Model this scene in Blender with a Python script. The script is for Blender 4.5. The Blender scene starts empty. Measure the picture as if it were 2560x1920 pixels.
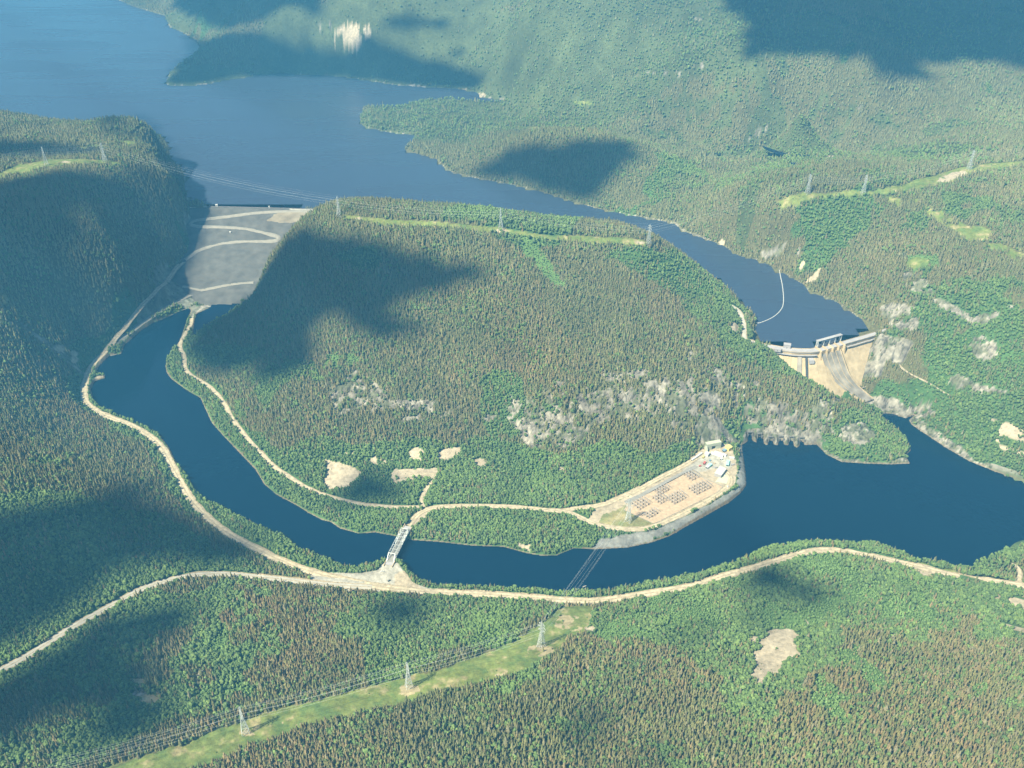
import bpy, math, random
import numpy as np
from mathutils import Vector, Matrix

random.seed(7)
RNG = np.random.default_rng(11)
SC = bpy.context.scene
COL = SC.collection
R = math.radians

# ------------------------------------------------------------------ camera, sky, sun, exposure
CAM_Z, PITCH, FPX = 1000.0, R(33.0), 2300.0
cam_d = bpy.data.cameras.new('camera')
cam = bpy.data.objects.new('camera', cam_d)
COL.objects.link(cam)
cam.location = (0, 0, CAM_Z)
cam.rotation_euler = (R(90) - PITCH, 0, 0)
cam_d.sensor_width = 36.0
cam_d.lens = 36.0 * FPX / 2560.0
cam_d.clip_start = 1.0
cam_d.clip_end = 120000.0
SC.camera = cam

SUN_EL = R(50.0)
SUN_AZ_X, SUN_AZ_Y = -0.80, -0.60            # horizontal direction towards the sun
_n = math.hypot(SUN_AZ_X, SUN_AZ_Y)
SUNV = np.array([SUN_AZ_X / _n * math.cos(SUN_EL), SUN_AZ_Y / _n * math.cos(SUN_EL), math.sin(SUN_EL)])

world = bpy.data.worlds.new("World")
SC.world = world
world.use_nodes = True
wn = world.node_tree
wn.nodes.clear()
wo = wn.nodes.new('ShaderNodeOutputWorld')
wb = wn.nodes.new('ShaderNodeBackground')
ws = wn.nodes.new('ShaderNodeTexSky')
ws.sky_type = 'NISHITA'
ws.sun_disc = False
ws.sun_elevation = SUN_EL
ws.sun_rotation = math.atan2(SUNV[0], SUNV[1])
ws.altitude = 300
ws.air_density = 1.3
ws.dust_density = 0.8
ws.ozone_density = 1.6
wb.inputs['Strength'].default_value = 0.05
wn.links.new(ws.outputs[0], wb.inputs[0])
wn.links.new(wb.outputs[0], wo.inputs[0])

sun_d = bpy.data.lights.new('sun', 'SUN')
sun_d.energy = 5.0
sun_d.angle = R(0.9)
sun_d.color = (1.0, 0.925, 0.68)
sun = bpy.data.objects.new('sun', sun_d)
COL.objects.link(sun)
sun.location = (-2000, -800, 3000)
sun.rotation_euler = Vector(SUNV).to_track_quat('Z', 'Y').to_euler()

SC.view_settings.view_transform = 'Standard'
SC.view_settings.look = 'None'
SC.view_settings.gamma = 1.0
SC.view_settings.exposure = 1.44
SC.view_settings.use_curve_mapping = False
SC.render.engine = 'CYCLES'
SC.cycles.max_bounces = 4
SC.cycles.diffuse_bounces = 2
SC.cycles.glossy_bounces = 2
SC.cycles.volume_bounces = 0
SC.cycles.transparent_max_bounces = 6
SC.cycles.use_denoising = True
SC.cycles.denoiser = 'OPENIMAGEDENOISE'
SC.cycles.denoising_input_passes = 'RGB_ALBEDO_NORMAL'
SC.cycles.denoising_prefilter = 'ACCURATE'
HAZE_DENSITY = 0.000128
HAZE_COLOR = (0.125, 0.49, 0.90, 1)

# ------------------------------------------------------------------ small helpers
def hook(name, default=None):
    return globals().get(name, default)

def tag(o, label=None, cat=None, group=None, kind=None):
    if label: o['label'] = label
    if cat: o['category'] = cat
    if group: o['group'] = group
    if kind: o['kind'] = kind
    return o

def empty(name, loc=(0, 0, 0), rz=0.0):
    o = bpy.data.objects.new(name, None)
    COL.objects.link(o)
    o.location = loc
    o.rotation_euler = (0, 0, rz)
    return o

def copy_tree(o, parent=None):
    c = o.copy()
    COL.objects.link(c)
    c.parent = parent
    for ch in list(o.children):
        copy_tree(ch, c)
    return c

class MB:
    """collects verts and faces"""
    def __init__(s): s.v = []; s.f = []
    def quad(s, a, b, c, d):
        n = len(s.v); s.v += [tuple(a), tuple(b), tuple(c), tuple(d)]; s.f.append((n, n+1, n+2, n+3))
    def poly(s, pts):
        n = len(s.v); s.v += [tuple(p) for p in pts]; s.f.append(tuple(range(n, n+len(pts))))
    def box(s, x0, x1, y0, y1, z0, z1):
        n = len(s.v)
        s.v += [(x0,y0,z0),(x1,y0,z0),(x1,y1,z0),(x0,y1,z0),(x0,y0,z1),(x1,y0,z1),(x1,y1,z1),(x0,y1,z1)]
        s.f += [(n,n+3,n+2,n+1),(n+4,n+5,n+6,n+7),(n,n+1,n+5,n+4),(n+1,n+2,n+6,n+5),(n+2,n+3,n+7,n+6),(n+3,n,n+4,n+7)]
    def hexa(s, p):                       # eight corners: four bottom, four top
        n = len(s.v); s.v += [tuple(q) for q in p]
        s.f += [(n,n+3,n+2,n+1),(n+4,n+5,n+6,n+7),(n,n+1,n+5,n+4),(n+1,n+2,n+6,n+5),(n+2,n+3,n+7,n+6),(n+3,n,n+4,n+7)]
    def bar(s, a, b, r, sides=4):
        a = Vector(a); b = Vector(b); d = (b-a)
        if d.length < 1e-6: return
        d.normalize()
        u = d.cross(Vector((0,0,1)))
        if u.length < 1e-3: u = d.cross(Vector((1,0,0)))
        u.normalize(); w = d.cross(u)
        n = len(s.v)
        for p in (a, b):
            for k in range(sides):
                t = 2*math.pi*(k+.5)/sides
                s.v.append(tuple(p + (u*math.cos(t) + w*math.sin(t))*r))
        for k in range(sides):
            s.f.append((n+k, n+(k+1)%sides, n+sides+(k+1)%sides, n+sides+k))
        s.f.append(tuple(n+k for k in range(sides))[::-1]); s.f.append(tuple(n+sides+k for k in range(sides)))
    def tube(s, pts, r, sides=4):
        n0 = len(s.v); m = len(pts)
        for i, p in enumerate(pts):
            p = Vector(p)
            d = Vector(pts[min(i+1, m-1)]) - Vector(pts[max(i-1, 0)])
            d.normalize(); u = d.cross(Vector((0,0,1))); u.normalize(); w = d.cross(u)
            for k in range(sides):
                t = 2*math.pi*k/sides
                s.v.append(tuple(p + (u*math.cos(t)+w*math.sin(t))*r))
        for i in range(m-1):
            for k in range(sides):
                a = n0+i*sides+k; b = n0+i*sides+(k+1)%sides
                s.f.append((a, b, b+sides, a+sides))
    def build(s, name, mat=None, parent=None, smooth=False):
        me = bpy.data.meshes.new(name)
        me.from_pydata(s.v, [], s.f)
        if smooth: me.shade_smooth()
        if mat: me.materials.append(mat)
        o = bpy.data.objects.new(name, me)
        COL.objects.link(o)
        o.parent = parent
        return o

def grid_mesh(name, co, nr, nc, mat=None, attrs=None, smooth=True, wrap=False, keep=None):
    """co: (nr*nc,3) array row-major; quads between rows and columns"""
    me = bpy.data.meshes.new(name)
    i = np.arange(nr-1)[:, None]; j = np.arange(nc if wrap else nc-1)[None, :]
    a = (i*nc + j); b = (i*nc + (j+1) % nc); c = ((i+1)*nc + (j+1) % nc); d = ((i+1)*nc + j)
    q = np.stack([a, b, c, d], -1).reshape(-1, 4)
    if keep is not None: q = q[keep[q].all(axis=1)]
    q = q.astype(np.int32)
    used = np.unique(q) if keep is not None else None
    if used is not None:
        mp = np.full(len(co), -1, np.int32); mp[used] = np.arange(len(used)); q = mp[q]; co = co[used]
        if attrs: attrs = {k: v[used] for k, v in attrs.items()}
    me.vertices.add(len(co)); me.vertices.foreach_set('co', co.astype(np.float32).ravel())
    me.loops.add(q.size); me.loops.foreach_set('vertex_index', q.ravel())
    me.polygons.add(len(q)); me.polygons.foreach_set('loop_start', np.arange(0, q.size, 4, dtype=np.int32))
    if smooth: me.polygons.foreach_set('use_smooth', np.ones(len(q), bool))
    me.update(calc_edges=True)
    if attrs:
        for k, v in attrs.items():
            if v.ndim == 2:
                at = me.attributes.new(k, 'FLOAT_COLOR', 'POINT')
                vv = np.ones((len(v), 4), np.float32); vv[:, :3] = v
                at.data.foreach_set('color', vv.ravel())
            else:
                at = me.attributes.new(k, 'FLOAT', 'POINT'); at.data.foreach_set('value', v.astype(np.float32))
    if mat: me.materials.append(mat)
    o = bpy.data.objects.new(name, me)
    COL.objects.link(o)
    return o

# ------------------------------------------------------------------ numpy noise
_lat = np.random.default_rng(3).random((256, 256)).astype(np.float32)
def vnoise(x, y):
    xi = np.floor(x).astype(np.int64); yi = np.floor(y).astype(np.int64)
    fx = (x - xi).astype(np.float32); fy = (y - yi).astype(np.float32)
    fx = fx*fx*(3-2*fx); fy = fy*fy*(3-2*fy)
    a = _lat[yi & 255, xi & 255]; b = _lat[yi & 255, (xi+1) & 255]
    c = _lat[(yi+1) & 255, xi & 255]; d = _lat[(yi+1) & 255, (xi+1) & 255]
    return (a*(1-fx)+b*fx)*(1-fy) + (c*(1-fx)+d*fx)*fy
def fbm(x, y, scale, octv=4, seed=0, gain=0.5):
    t = np.zeros(np.shape(x), np.float32); amp = 1.0; tot = 0.0
    for k in range(octv):
        f = 2.0**k/scale; ang = 0.6*k + seed
        ca, sa = math.cos(ang), math.sin(ang)
        t += amp*vnoise((x*ca - y*sa)*f + 17.3*seed + 5*k, (x*sa + y*ca)*f + 9.1*seed + 3*k)
        tot += amp; amp *= gain
    return t/tot*2 - 1                       # about -1..1
def sstep(a, b, x):  # also works falling when a > b
    t = np.clip((x-a)/(b-a), 0, 1); return t*t*(3-2*t)

# ------------------------------------------------------------------ where a picture point lies in the valley
sP, cP = math.sin(PITCH), math.cos(PITCH)
def ray(px, py):
    u = (px-1280.0)/FPX; v = (py-960.0)/FPX
    return np.array([u, cP - v*sP, -sP - v*cP])
def at_z(px, py, z):
    d = ray(px, py); t = (z-CAM_Z)/d[2]
    return d[0]*t, d[1]*t
def W(pts, z): return np.array([at_z(x, y, z) for x, y in pts])

# lower river, water level 0 (traced bank points)
RIVER = [(478,775),(468,800),(458,830),(447,860),(422,889),(414,912),(416,930),(428,947),(459,970),(502,996),(513,1021),
 (529,1056),(556,1087),(595,1128),(638,1173),(661,1211),(692,1237),(739,1262),(775,1284),(805,1300),(827,1305),(850,1321),(897,1334),(939,1331),
 (986,1340),(1029,1350),(1091,1354),(1180,1364),(1258,1367),(1317,1383),(1352,1389),(1390,1389),(1414,1379),(1433,1371),(1491,1373),
 (1569,1369),(1628,1356),(1674,1340),(1711,1318),(1765,1288),(1820,1257),(1852,1231),(1865,1212),(1864,1194),(1861,1164),
 (1855,1125),(1855,1112),(1869,1103),(1870,1086),(1879,1085),(1881,1101),(1891,1106),(1893,1094),(1903,1091),(1909,1097),
 (1910,1109),(1919,1113),(1921,1102),(1932,1101),(1935,1111),(1945,1113),(1947,1101),(1958,1101),(1961,1112),(1971,1113),
 (1973,1102),(1983,1102),(1985,1114),(1992,1119),(1998,1114),(2000,1104),(2009,1104),(2011,1112),(2042,1111),(2050,1119),
 (2065,1136),(2104,1155),(2167,1159),(2225,1161),(2275,1159),(2264,1138),(2277,1126),(2268,1099),(2237,1068),(2202,1040),
 (2213,1033),(2233,1035),(2264,1046),(2276,1039),(2287,1038),(2272,1050),(2279,1062),(2322,1091),(2369,1122),(2423,1153),(2478,1175),
 (2517,1196),(2560,1211),(2640,1235),(2950,1290),
 (2950,1380),(2640,1342),(2560,1356),(2517,1377),(2474,1389),(2439,1404),(2423,1419),(2376,1414),(2341,1408),(2283,1396),(2221,1370),
 (2178,1358),(2124,1360),(2069,1354),(1992,1357),(1910,1370),(1867,1394),(1817,1412),(1739,1434),(1678,1446),(1608,1458),
 (1550,1471),(1503,1480),(1488,1481),(1441,1476),(1418,1482),(1367,1478),(1317,1475),(1258,1473),(1231,1468),(1196,1466),
 (1161,1469),(1122,1466),(1083,1460),(1044,1445),(1025,1432),(1009,1406),(994,1396),(967,1400),(947,1404),(889,1418),(850,1409),
 (820,1393),(750,1372),(722,1348),(708,1336),(690,1332),(669,1323),(622,1300),(591,1288),(568,1272),(521,1252),(490,1228),(467,1188),
 (439,1155),(420,1116),(393,1083),(350,1064),(303,1044),(253,1023),(233,999),(226,974),(236,953),(262,945),(262,938),(240,928),(249,912),(272,889),(303,885),
 (311,862),(350,827),(381,807),(420,792),(451,777),(472,771)]
BAY = [(492,784),(528,768),(552,756),(607,749),(600,764),(570,787),(530,806),(505,822),(490,838),(480,846),(484,815),(486,800)]
# reservoir, water level 94: (px, py, is the edge that starts here a dam)
RES = [(472,514,1),(793,522,0),(850,540,0),(928,543,0),(1044,545,0),(1122,550,0),(1239,565,0),(1317,578,0),(1472,590,0),(1608,602,0),(1659,622,0),
 (1710,650,0),(1750,676,0),(1797,705,0),(1832,736,0),(1856,768,0),(1890,794,0),(1892,815,0),(1884,831,0),(1883,858,1),(1955,872,1),
 (2010,876,1),(2046,873,1),(2118,853,1),(2204,827,0),(2167,807,0),(2139,788,0),(2089,753,0),(2058,741,0),(2030,733,0),(2007,710,0),(1949,677,0),
 (1902,652,0),(1848,640,0),(1805,612,0),(1758,595,0),(1710,577,0),(1686,558,0),(1608,544,0),(1511,525,0),(1433,505,0),(1355,480,0),
 (1278,461,0),(1180,443,0),(1134,432,0),(1114,422,0),(1091,397,0),(1044,385,0),(1011,373,0),(1033,350,0),(1037,338,0),(967,330,0),
 (906,315,0),(900,295,0),(908,272,0),(928,267,0),(998,268,0),(1044,253,0),(1122,247,0),(1212,256,0),(1258,255,0),(1270,249,0),
 (1212,245,0),(1188,229,0),(1145,222,0),(1068,218,0),(986,212,0),(912,200,0),(850,190,0),(778,187,0),(700,183,0),(638,187,0),
 (614,194,0),(564,200,0),(517,210,0),(467,214,0),(420,212,0),(416,202,0),(428,179,0),(447,159,0),(478,144,0),(503,124,0),
 (494,101,0),(459,82,0),(424,66,0),(412,39,0),(334,16,0),(276,-10,0),(150,-120,0),(-900,-200,0),(-2600,-60,0),(-1400,300,0),(-500,315,0),(0,300,0),(39,306,0),
 (117,315,0),(233,323,0),(350,322,0),(381,327,0),(408,345,0),(424,370,0),(424,392,0),(455,425,0),(462,440,0),(462,470,0),(470,498,0)]
PR = W(RIVER, 0.0)
PB = W(BAY, 0.0)
PRES = np.array([at_z(x, y, 94.0) for x, y, _ in RES])
RES_DAM = np.array([d for *_, d in RES], bool)

def inpoly(P, x, y):
    r = np.zeros(x.shape, bool)
    bx = (x >= P[:, 0].min()) & (x <= P[:, 0].max()) & (y >= P[:, 1].min()) & (y <= P[:, 1].max())
    idx = np.nonzero(bx)[0]
    if not len(idx): return r
    X = x[idx]; Y = y[idx]; c = np.zeros(len(idx), bool); n = len(P)
    for i in range(n):
        x0, y0 = P[i]; x1, y1 = P[(i+1) % n]
        if y0 == y1: continue
        m = ((y0 > Y) != (y1 > Y))
        xx = x0 + (Y-y0)*(x1-x0)/(y1-y0)
        c ^= m & (X < xx)
    r[idx] = c
    return r
def segdist(P, x, y, closed=True, skip=None, zz=None, lim=None):
    """distance to a line of segments; with zz also the height carried along it"""
    best = np.full(x.shape, 1e9, np.float32); hz = np.zeros(x.shape, np.float32)
    n = len(P)
    for i in range(n if closed else n-1):
        if skip is not None and skip[i]: continue
        a = P[i]; b = P[(i+1) % n]; d = b-a; L = float(d @ d) + 1e-9
        if lim is not None:
            idx = np.nonzero((x > min(a[0], b[0])-lim) & (x < max(a[0], b[0])+lim) & (y > min(a[1], b[1])-lim) & (y < max(a[1], b[1])+lim))[0]
            if not len(idx): continue
        else: idx = slice(None)
        X = x[idx]; Y = y[idx]
        t = np.clip(((X-a[0])*d[0]+(Y-a[1])*d[1])/L, 0, 1)
        q = np.hypot(X-a[0]-t*d[0], Y-a[1]-t*d[1])
        m = q < best[idx]
        bb = best[idx]; bb[m] = q[m]; best[idx] = bb
        if zz is not None:
            h = zz[i] + t*(zz[(i+1) % n]-zz[i]); hh = hz[idx]; hh[m] = h[m]; hz[idx] = hh
    return (best, hz) if zz is not None else best

# height control points: picture position and elevation above the river
CTL = [
 # central hill: ridge and its far rim
 (1252,571,235),(1621,610,203),(848,540,225),(1044,500,245),(928,500,240),(850,506,232),(1122,508,245),(1239,531,240),
 (1317,546,235),(1472,562,222),(1608,581,205),(1659,609,188),(1710,640,163),(1750,672,146),(1797,705,128),(1832,735,116),(1856,768,108),
 (793,527,200),(760,550,180),(720,590,142),(690,630,105),(665,690,62),(640,720,36),(607,752,6),
 (1200,1140,8),(1200,1085,24),(1200,1000,62),(1200,900,98),(1200,800,138),(1200,700,178),(1200,620,213),
 (900,1180,9),(900,1090,28),(900,950,65),(900,850,105),(900,750,147),(900,650,185),(900,580,213),
 (700,1150,14),(700,1000,45),(700,900,70),(700,800,92),(720,700,112),(560,1000,14),(560,900,28),(560,850,30),(600,800,36),
 (1500,1130,16),(1500,1050,48),(1500,950,85),(1500,850,115),(1500,750,150),(1500,650,190),(1350,1250,8),(1350,1180,9),(1000,1300,6),(1300,1330,6),
 (1700,1090,30),(1740,1115,12),(1770,1055,42),(1760,980,74),(1760,900,98),(1740,800,122),(1720,720,138),(1600,1130,15),
 (1880,1070,24),(1940,1090,14),(1900,1020,45),(1900,950,70),(1880,900,92),(1870,860,101),(1850,820,108),
 (1920,880,96),(1960,900,88),(2000,925,78),(2050,955,62),(2110,997,34),(2160,1027,18),(2190,1040,8),
 (2000,1000,55),(2000,1060,30),(2100,1060,28),(2150,1100,14),(2200,1120,8),(2100,1020,42),
 # right side of the concrete dam and the valley flank behind it
 (2145,943,44),(2175,890,76),(2196,847,98),(2240,840,104),(2290,860,114),(2270,900,86),(2240,950,50),(2200,990,24),
 (2300,1000,34),(2340,960,60),(2350,900,92),(2400,850,125),(2400,950,80),(2420,1080,30),(2480,1120,20),(2500,1000,75),
 (2560,1100,40),(2560,950,110),(2560,800,170),(2450,750,175),(2300,750,150),(2200,760,125),(2250,700,160),(2350,650,195),
 (2500,650,207),(2100,700,125),(2150,620,170),(2050,680,116),(2000,620,150),(2100,550,192),(2250,550,215),(2400,550,227),(2560,500,245),
 (1980,500,222),(2100,480,234),(2157,484,238),(2018,482,230),(2300,440,250),(2420,425,262),(2560,405,268),(1900,560,170),
 (1800,450,140),(1850,395,122),(1950,390,122),(2030,392,122),(2100,400,135),(2000,330,190),(2000,250,285),(1900,160,335),(2170,155,345),(2250,230,270),
 (2400,300,250),(2500,200,300),(2560,100,380),(2200,60,400),(1900,60,385),(1600,50,375),(1300,50,345),(1600,150,280),(1500,250,180),
 (1400,300,132),(1700,300,175),(1700,200,280),(1300,200,180),(1300,260,112),(1100,300,110),(1000,290,104),(1200,330,114),
 (1450,352,205),(1300,370,180),(1590,370,190),(1500,325,140),(1650,420,165),(1800,520,165),(1700,480,135),(1200,400,125),(1800,370,140),
 (600,120,180),(800,120,190),(500,150,135),(450,190,106),(700,60,260),(900,80,245),(1000,150,155),(1100,200,104),(600,20,265),
 (500,30,200),(1000,30,305),(440,90,112),
 # left spur
 (470,470,145),(475,500,112),(455,430,170),(430,385,200),(380,312,225),(233,308,240),(100,303,240),(0,284,236),(117,410,262),(263,405,256),
 (50,430,252),(200,380,250),(350,420,236),(420,440,205),(300,600,172),(400,550,142),(440,620,80),(350,700,62),(200,700,132),
 (100,600,215),(100,500,250),(250,500,225),(0,700,190),(100,800,110),(0,850,140),(200,850,48),(230,830,30),(100,950,62),
 (0,1050,92),(150,1050,36),(250,1080,18),(0,1250,82),(150,1250,55),(300,1200,30),(380,1280,18),(470,560,95),(462,610,60),(420,660,38),
 # near side of the river
 (0,1400,74),(150,1350,62),(300,1500,30),(450,1440,20),(0,1550,52),(300,1600,42),(500,1600,44),(700,1550,38),(900,1550,32),(1100,1550,28),
 (1300,1550,25),(0,1700,60),(0,1800,80),(0,1920,92),(400,1920,85),(800,1900,90),(1200,1900,95),(1200,1750,75),(1023,1718,60),
 (1353,1614,42),(614,1832,66),(1600,1900,105),(1600,1700,75),(1500,1560,32),(1700,1550,45),(2000,1500,40),(1900,1650,68),
 (2000,1900,120),(2300,1900,120),(2560,1900,110),(2560,1700,70),(2300,1650,60),(2560,1550,30),(2300,1500,22),(2400,1450,12),
 (1280,2300,120),(0,2300,110),(2560,2300,110),(-600,700,245),(-600,1200,150),(-600,330,240),(-600,1700,110),(3200,1200,60),(3200,800,200),
 (3200,300,330),(3100,1700,100),(1280,-100,385),(2560,-100,430),(600,-100,330)]
cp = [(*at_z(x, y, z), z) for x, y, z in CTL]
# valley floor under the two dams (hidden by them)
cp += [(-700,1985,4),(-650,2060,4),(-640,2130,6),(-640,2200,15),(-620,2300,40),(-560,2100,30)]
for (x, y, z) in [(560,1490,20),(600,1480,6),(640,1470,2),(600,1520,10),(640,1530,6),(680,1520,25),(640,1580,40),(660,1440,5)]: cp.append((x, y, z))
for p in PR[::3]: cp.append((p[0], p[1], 1.0))
for p, d in zip(PRES, RES_DAM):
    if not d and p[1] < 6000: cp.append((p[0], p[1], 95.0))
cp = np.array(cp, float)
_c0 = 45.0
def _phi(d2): return np.sqrt(d2 + _c0*_c0)
_A = _phi(((cp[:, None, :2]-cp[None, :, :2])**2).sum(-1)) - 0.0
_A = np.block([[_A + np.eye(len(cp))*(-6.0), np.ones((len(cp), 1))], [np.ones((1, len(cp))), np.zeros((1, 1))]])
_wt = np.linalg.solve(_A, np.append(cp[:, 2], 0.0))
# raster of the smooth base surface
GX0, GX1, GY0, GY1, GS = -4200.0, 4200.0, 200.0, 8200.0, 20.0
gx = np.arange(GX0, GX1+1, GS); gy = np.arange(GY0, GY1+1, GS)
XX, YY = np.meshgrid(gx, gy)
_b = np.full(XX.shape, _wt[-1])
for (x, y, _), w in zip(cp, _wt[:-1]): _b += w*np.sqrt((XX-x)**2 + (YY-y)**2 + _c0*_c0)
BASE = _b
def bil(G, x, y, x0, y0, s):
    fx = np.clip((x-x0)/s, 0, G.shape[1]-1.001); fy = np.clip((y-y0)/s, 0, G.shape[0]-1.001)
    i = fx.astype(int); j = fy.astype(int); fx = fx-i; fy = fy-j
    return (G[j, i]*(1-fx)+G[j, i+1]*fx)*(1-fy) + (G[j+1, i]*(1-fx)+G[j+1, i+1]*fx)*fy

FLATS = []      # (polygon, z, falloff)
ROADS = []      # (points xy, z, width)
def height(x, y, roads=True, fine=True):
    x = np.asarray(x, float); y = np.asarray(y, float)
    shp = x.shape; x = x.ravel(); y = y.ravel()
    b = bil(BASE, x, y, GX0, GY0, GS)
    far = np.maximum(sstep(3200, 5200, np.abs(x)), sstep(6200, 8000, y))
    far = np.maximum(far, sstep(-250, -900, y-300))
    b = np.clip(b, -5, 480)
    b = b*(1-far) + 290*far
    sr = segdist(PR, x, y, lim=260); sb = segdist(PB, x, y, lim=260)
    ir = inpoly(PR, x, y); ib = inpoly(PB, x, y)
    sres = segdist(PRES, x, y, skip=RES_DAM, lim=260); ires = inpoly(PRES, x, y)
    sr = np.minimum(sr, 300.); sb = np.minimum(sb, 300.); sres = np.minimum(sres, 300.)
    srv = np.minimum(sr, sb); irv = ir | ib
    sall = np.minimum(srv, sres)
    amp = sstep(20, 220, sall)
    n = fbm(x, y, 420, 4, 1.0)*15*amp*(1+far*2.2) + fbm(x, y, 70, 3, 2.0)*3.2*sstep(10, 80, sall)
    if fine: n = n + fbm(x, y, 14, 2, 4.0)*0.7*sstep(4, 30, sall)
    z = b + n
    # bank of the lower river
    w = sstep(0, 55, srv)
    bank = 0.30*srv + 0.4
    nb = (x > 415) & (x < 590) & (y > 1325) & (y < 1390) & (srv < 60)
    bank = np.where(nb, np.minimum(1.6*srv+.4, 7+.15*srv), bank)
    z = np.where(irv, z, bank*(1-w) + np.maximum(z, 1.5+0.05*np.minimum(srv, 80))*w)
    wr = sstep(0, 60, sres)
    z = np.where(ires, z, np.where(sres < 60, (94.4 + 0.34*sres)*(1-wr) + z*wr, z))
    z = np.where(irv, -0.3 - np.minimum(0.5*srv, 12), z)
    z = np.where(ires, 93.6 - np.minimum(0.5*np.minimum(sres, 200), 30), z)
    z = np.where((~irv) & (~ires) & (srv > 70) & (sres > 70), np.maximum(z, 2.0), z)
    for P, fz, fo in FLATS:
        idx = np.nonzero((x > P[:, 0].min()-fo) & (x < P[:, 0].max()+fo) & (y > P[:, 1].min()-fo) & (y < P[:, 1].max()+fo))[0]
        if not len(idx): continue
        X = x[idx]; Y = y[idx]
        d = segdist(P, X, Y); d = np.where(inpoly(P, X, Y), 0, d)
        w = 1 - sstep(0, fo, d)
        w = np.where(irv[idx] | ires[idx], 0, w)
        z[idx] = z[idx]*(1-w) + fz*w
    if roads:
        for P, pz, wd in ROADS:
            lim = wd/2 + 16
            idx = np.nonzero((x > P[:, 0].min()-lim) & (x < P[:, 0].max()+lim) & (y > P[:, 1].min()-lim) & (y < P[:, 1].max()+lim))[0]
            if not len(idx): continue
            d, h = segdist(P, x[idx], y[idx], closed=False, zz=pz, lim=lim)
            w = 1 - sstep(wd/2+1.5, lim, d)
            w = np.where(irv[idx] | ires[idx], 0, w)
            z[idx] = z[idx]*(1-w) + (h-0.15)*w
    return z.reshape(shp)

# medium raster used to find where a traced point lands
MS = 10.0
mx = np.arange(GX0, GX1+1, MS); my = np.arange(GY0+100, GY1+1, MS)
MXX, MYY = np.meshgrid(mx, my)
def make_raster():
    global HR, _T
    HR = height(MXX, MYY, roads=False, fine=False)
def land(px, py):
    """first point of the ground under a picture point"""
    d = ray(px, py)
    if d[2] > -0.02: d[2] = -0.02
    t0 = (470-CAM_Z)/d[2]; t1 = (-2-CAM_Z)/d[2]
    t = np.arange(t0, t1, 6.0)
    x = d[0]*t; y = d[1]*t; z = CAM_Z + d[2]*t
    g = bil(HR, x, y, GX0, GY0+100, MS)
    hit = np.nonzero(z <= g)[0]
    if not len(hit): return np.array([x[-1], y[-1], -1.0])
    k = hit[0]
    if k > 0:
        a = z[k-1]-g[k-1]; b = z[k]-g[k]; f = a/(a-b+1e-9)
        return np.array([x[k-1]+(x[k]-x[k-1])*f, y[k-1]+(y[k]-y[k-1])*f, z[k-1]+(z[k]-z[k-1])*f])
    return np.array([x[k], y[k], z[k]])
def L(pts): return np.array([land(*p)[:2] for p in pts])
def ell(cx, cy, rx, ry, n=18, tilt=0.0):
    o = []
    for k in range(n):
        a = 2*math.pi*k/n; u = rx*math.cos(a); v = ry*math.sin(a)
        o.append((cx+u*math.cos(tilt)-v*math.sin(tilt), cy+u*math.sin(tilt)+v*math.cos(tilt)))
    return o

YARD = [(1490,1268),(1540,1252),(1592,1232),(1703,1170),(1712,1158),(1748,1130),(1757,1118),(1825,1110),(1838,1140),(1844,1177),
        (1838,1212),(1800,1238),(1744,1268),(1679,1301),(1624,1323),(1561,1327),(1505,1316),(1470,1298)]
FLATS.append((W(YARD, 9.0), 9.0, 22.0))
JUNC = [(800,1436),(850,1440),(900,1440),(940,1432),(962,1412),(992,1412),(1010,1430),(1030,1460),(1060,1478),(960,1480),(860,1474)]
FLATS.append((W(JUNC, 9.0), 9.0, 18.0))
make_raster()

# ------------------------------------------------------------------ materials
def new_mat(name):
    m = bpy.data.materials.new(name); m.use_nodes = True
    nt = m.node_tree; nt.nodes.clear()
    out = nt.nodes.new('ShaderNodeOutputMaterial'); b = nt.nodes.new('ShaderNodeBsdfPrincipled')
    nt.links.new(b.outputs[0], out.inputs[0])
    return m, nt, b
def simple(name, col, rough=0.85, var=0.12, scale=0.3, metal=0.0, bump=0.0, spec=0.3):
    m, nt, b = new_mat(name)
    tc = nt.nodes.new('ShaderNodeTexCoord')
    no = nt.nodes.new('ShaderNodeTexNoise'); no.inputs['Scale'].default_value = scale; no.inputs['Detail'].default_value = 6
    nt.links.new(tc.outputs['Object'], no.inputs['Vector'])
    mr = nt.nodes.new('ShaderNodeMapRange'); mr.inputs[1].default_value = .3; mr.inputs[2].default_value = .7
    mr.inputs[3].default_value = 1-var; mr.inputs[4].default_value = 1+var
    nt.links.new(no.outputs[0], mr.inputs[0])
    mx_ = nt.nodes.new('ShaderNodeVectorMath'); mx_.operation = 'SCALE'
    mx_.inputs[0].default_value = col
    nt.links.new(mr.outputs[0], mx_.inputs['Scale'])
    nt.links.new(mx_.outputs[0], b.inputs['Base Color'])
    b.inputs['Roughness'].default_value = rough; b.inputs['Metallic'].default_value = metal
    b.inputs['Specular IOR Level'].default_value = spec
    if bump:
        bp = nt.nodes.new('ShaderNodeBump'); bp.inputs['Distance'].default_value = bump; bp.inputs['Strength'].default_value = 0.8
        nt.links.new(no.outputs[0], bp.inputs['Height']); nt.links.new(bp.outputs[0], b.inputs['Normal'])
    return m

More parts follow.
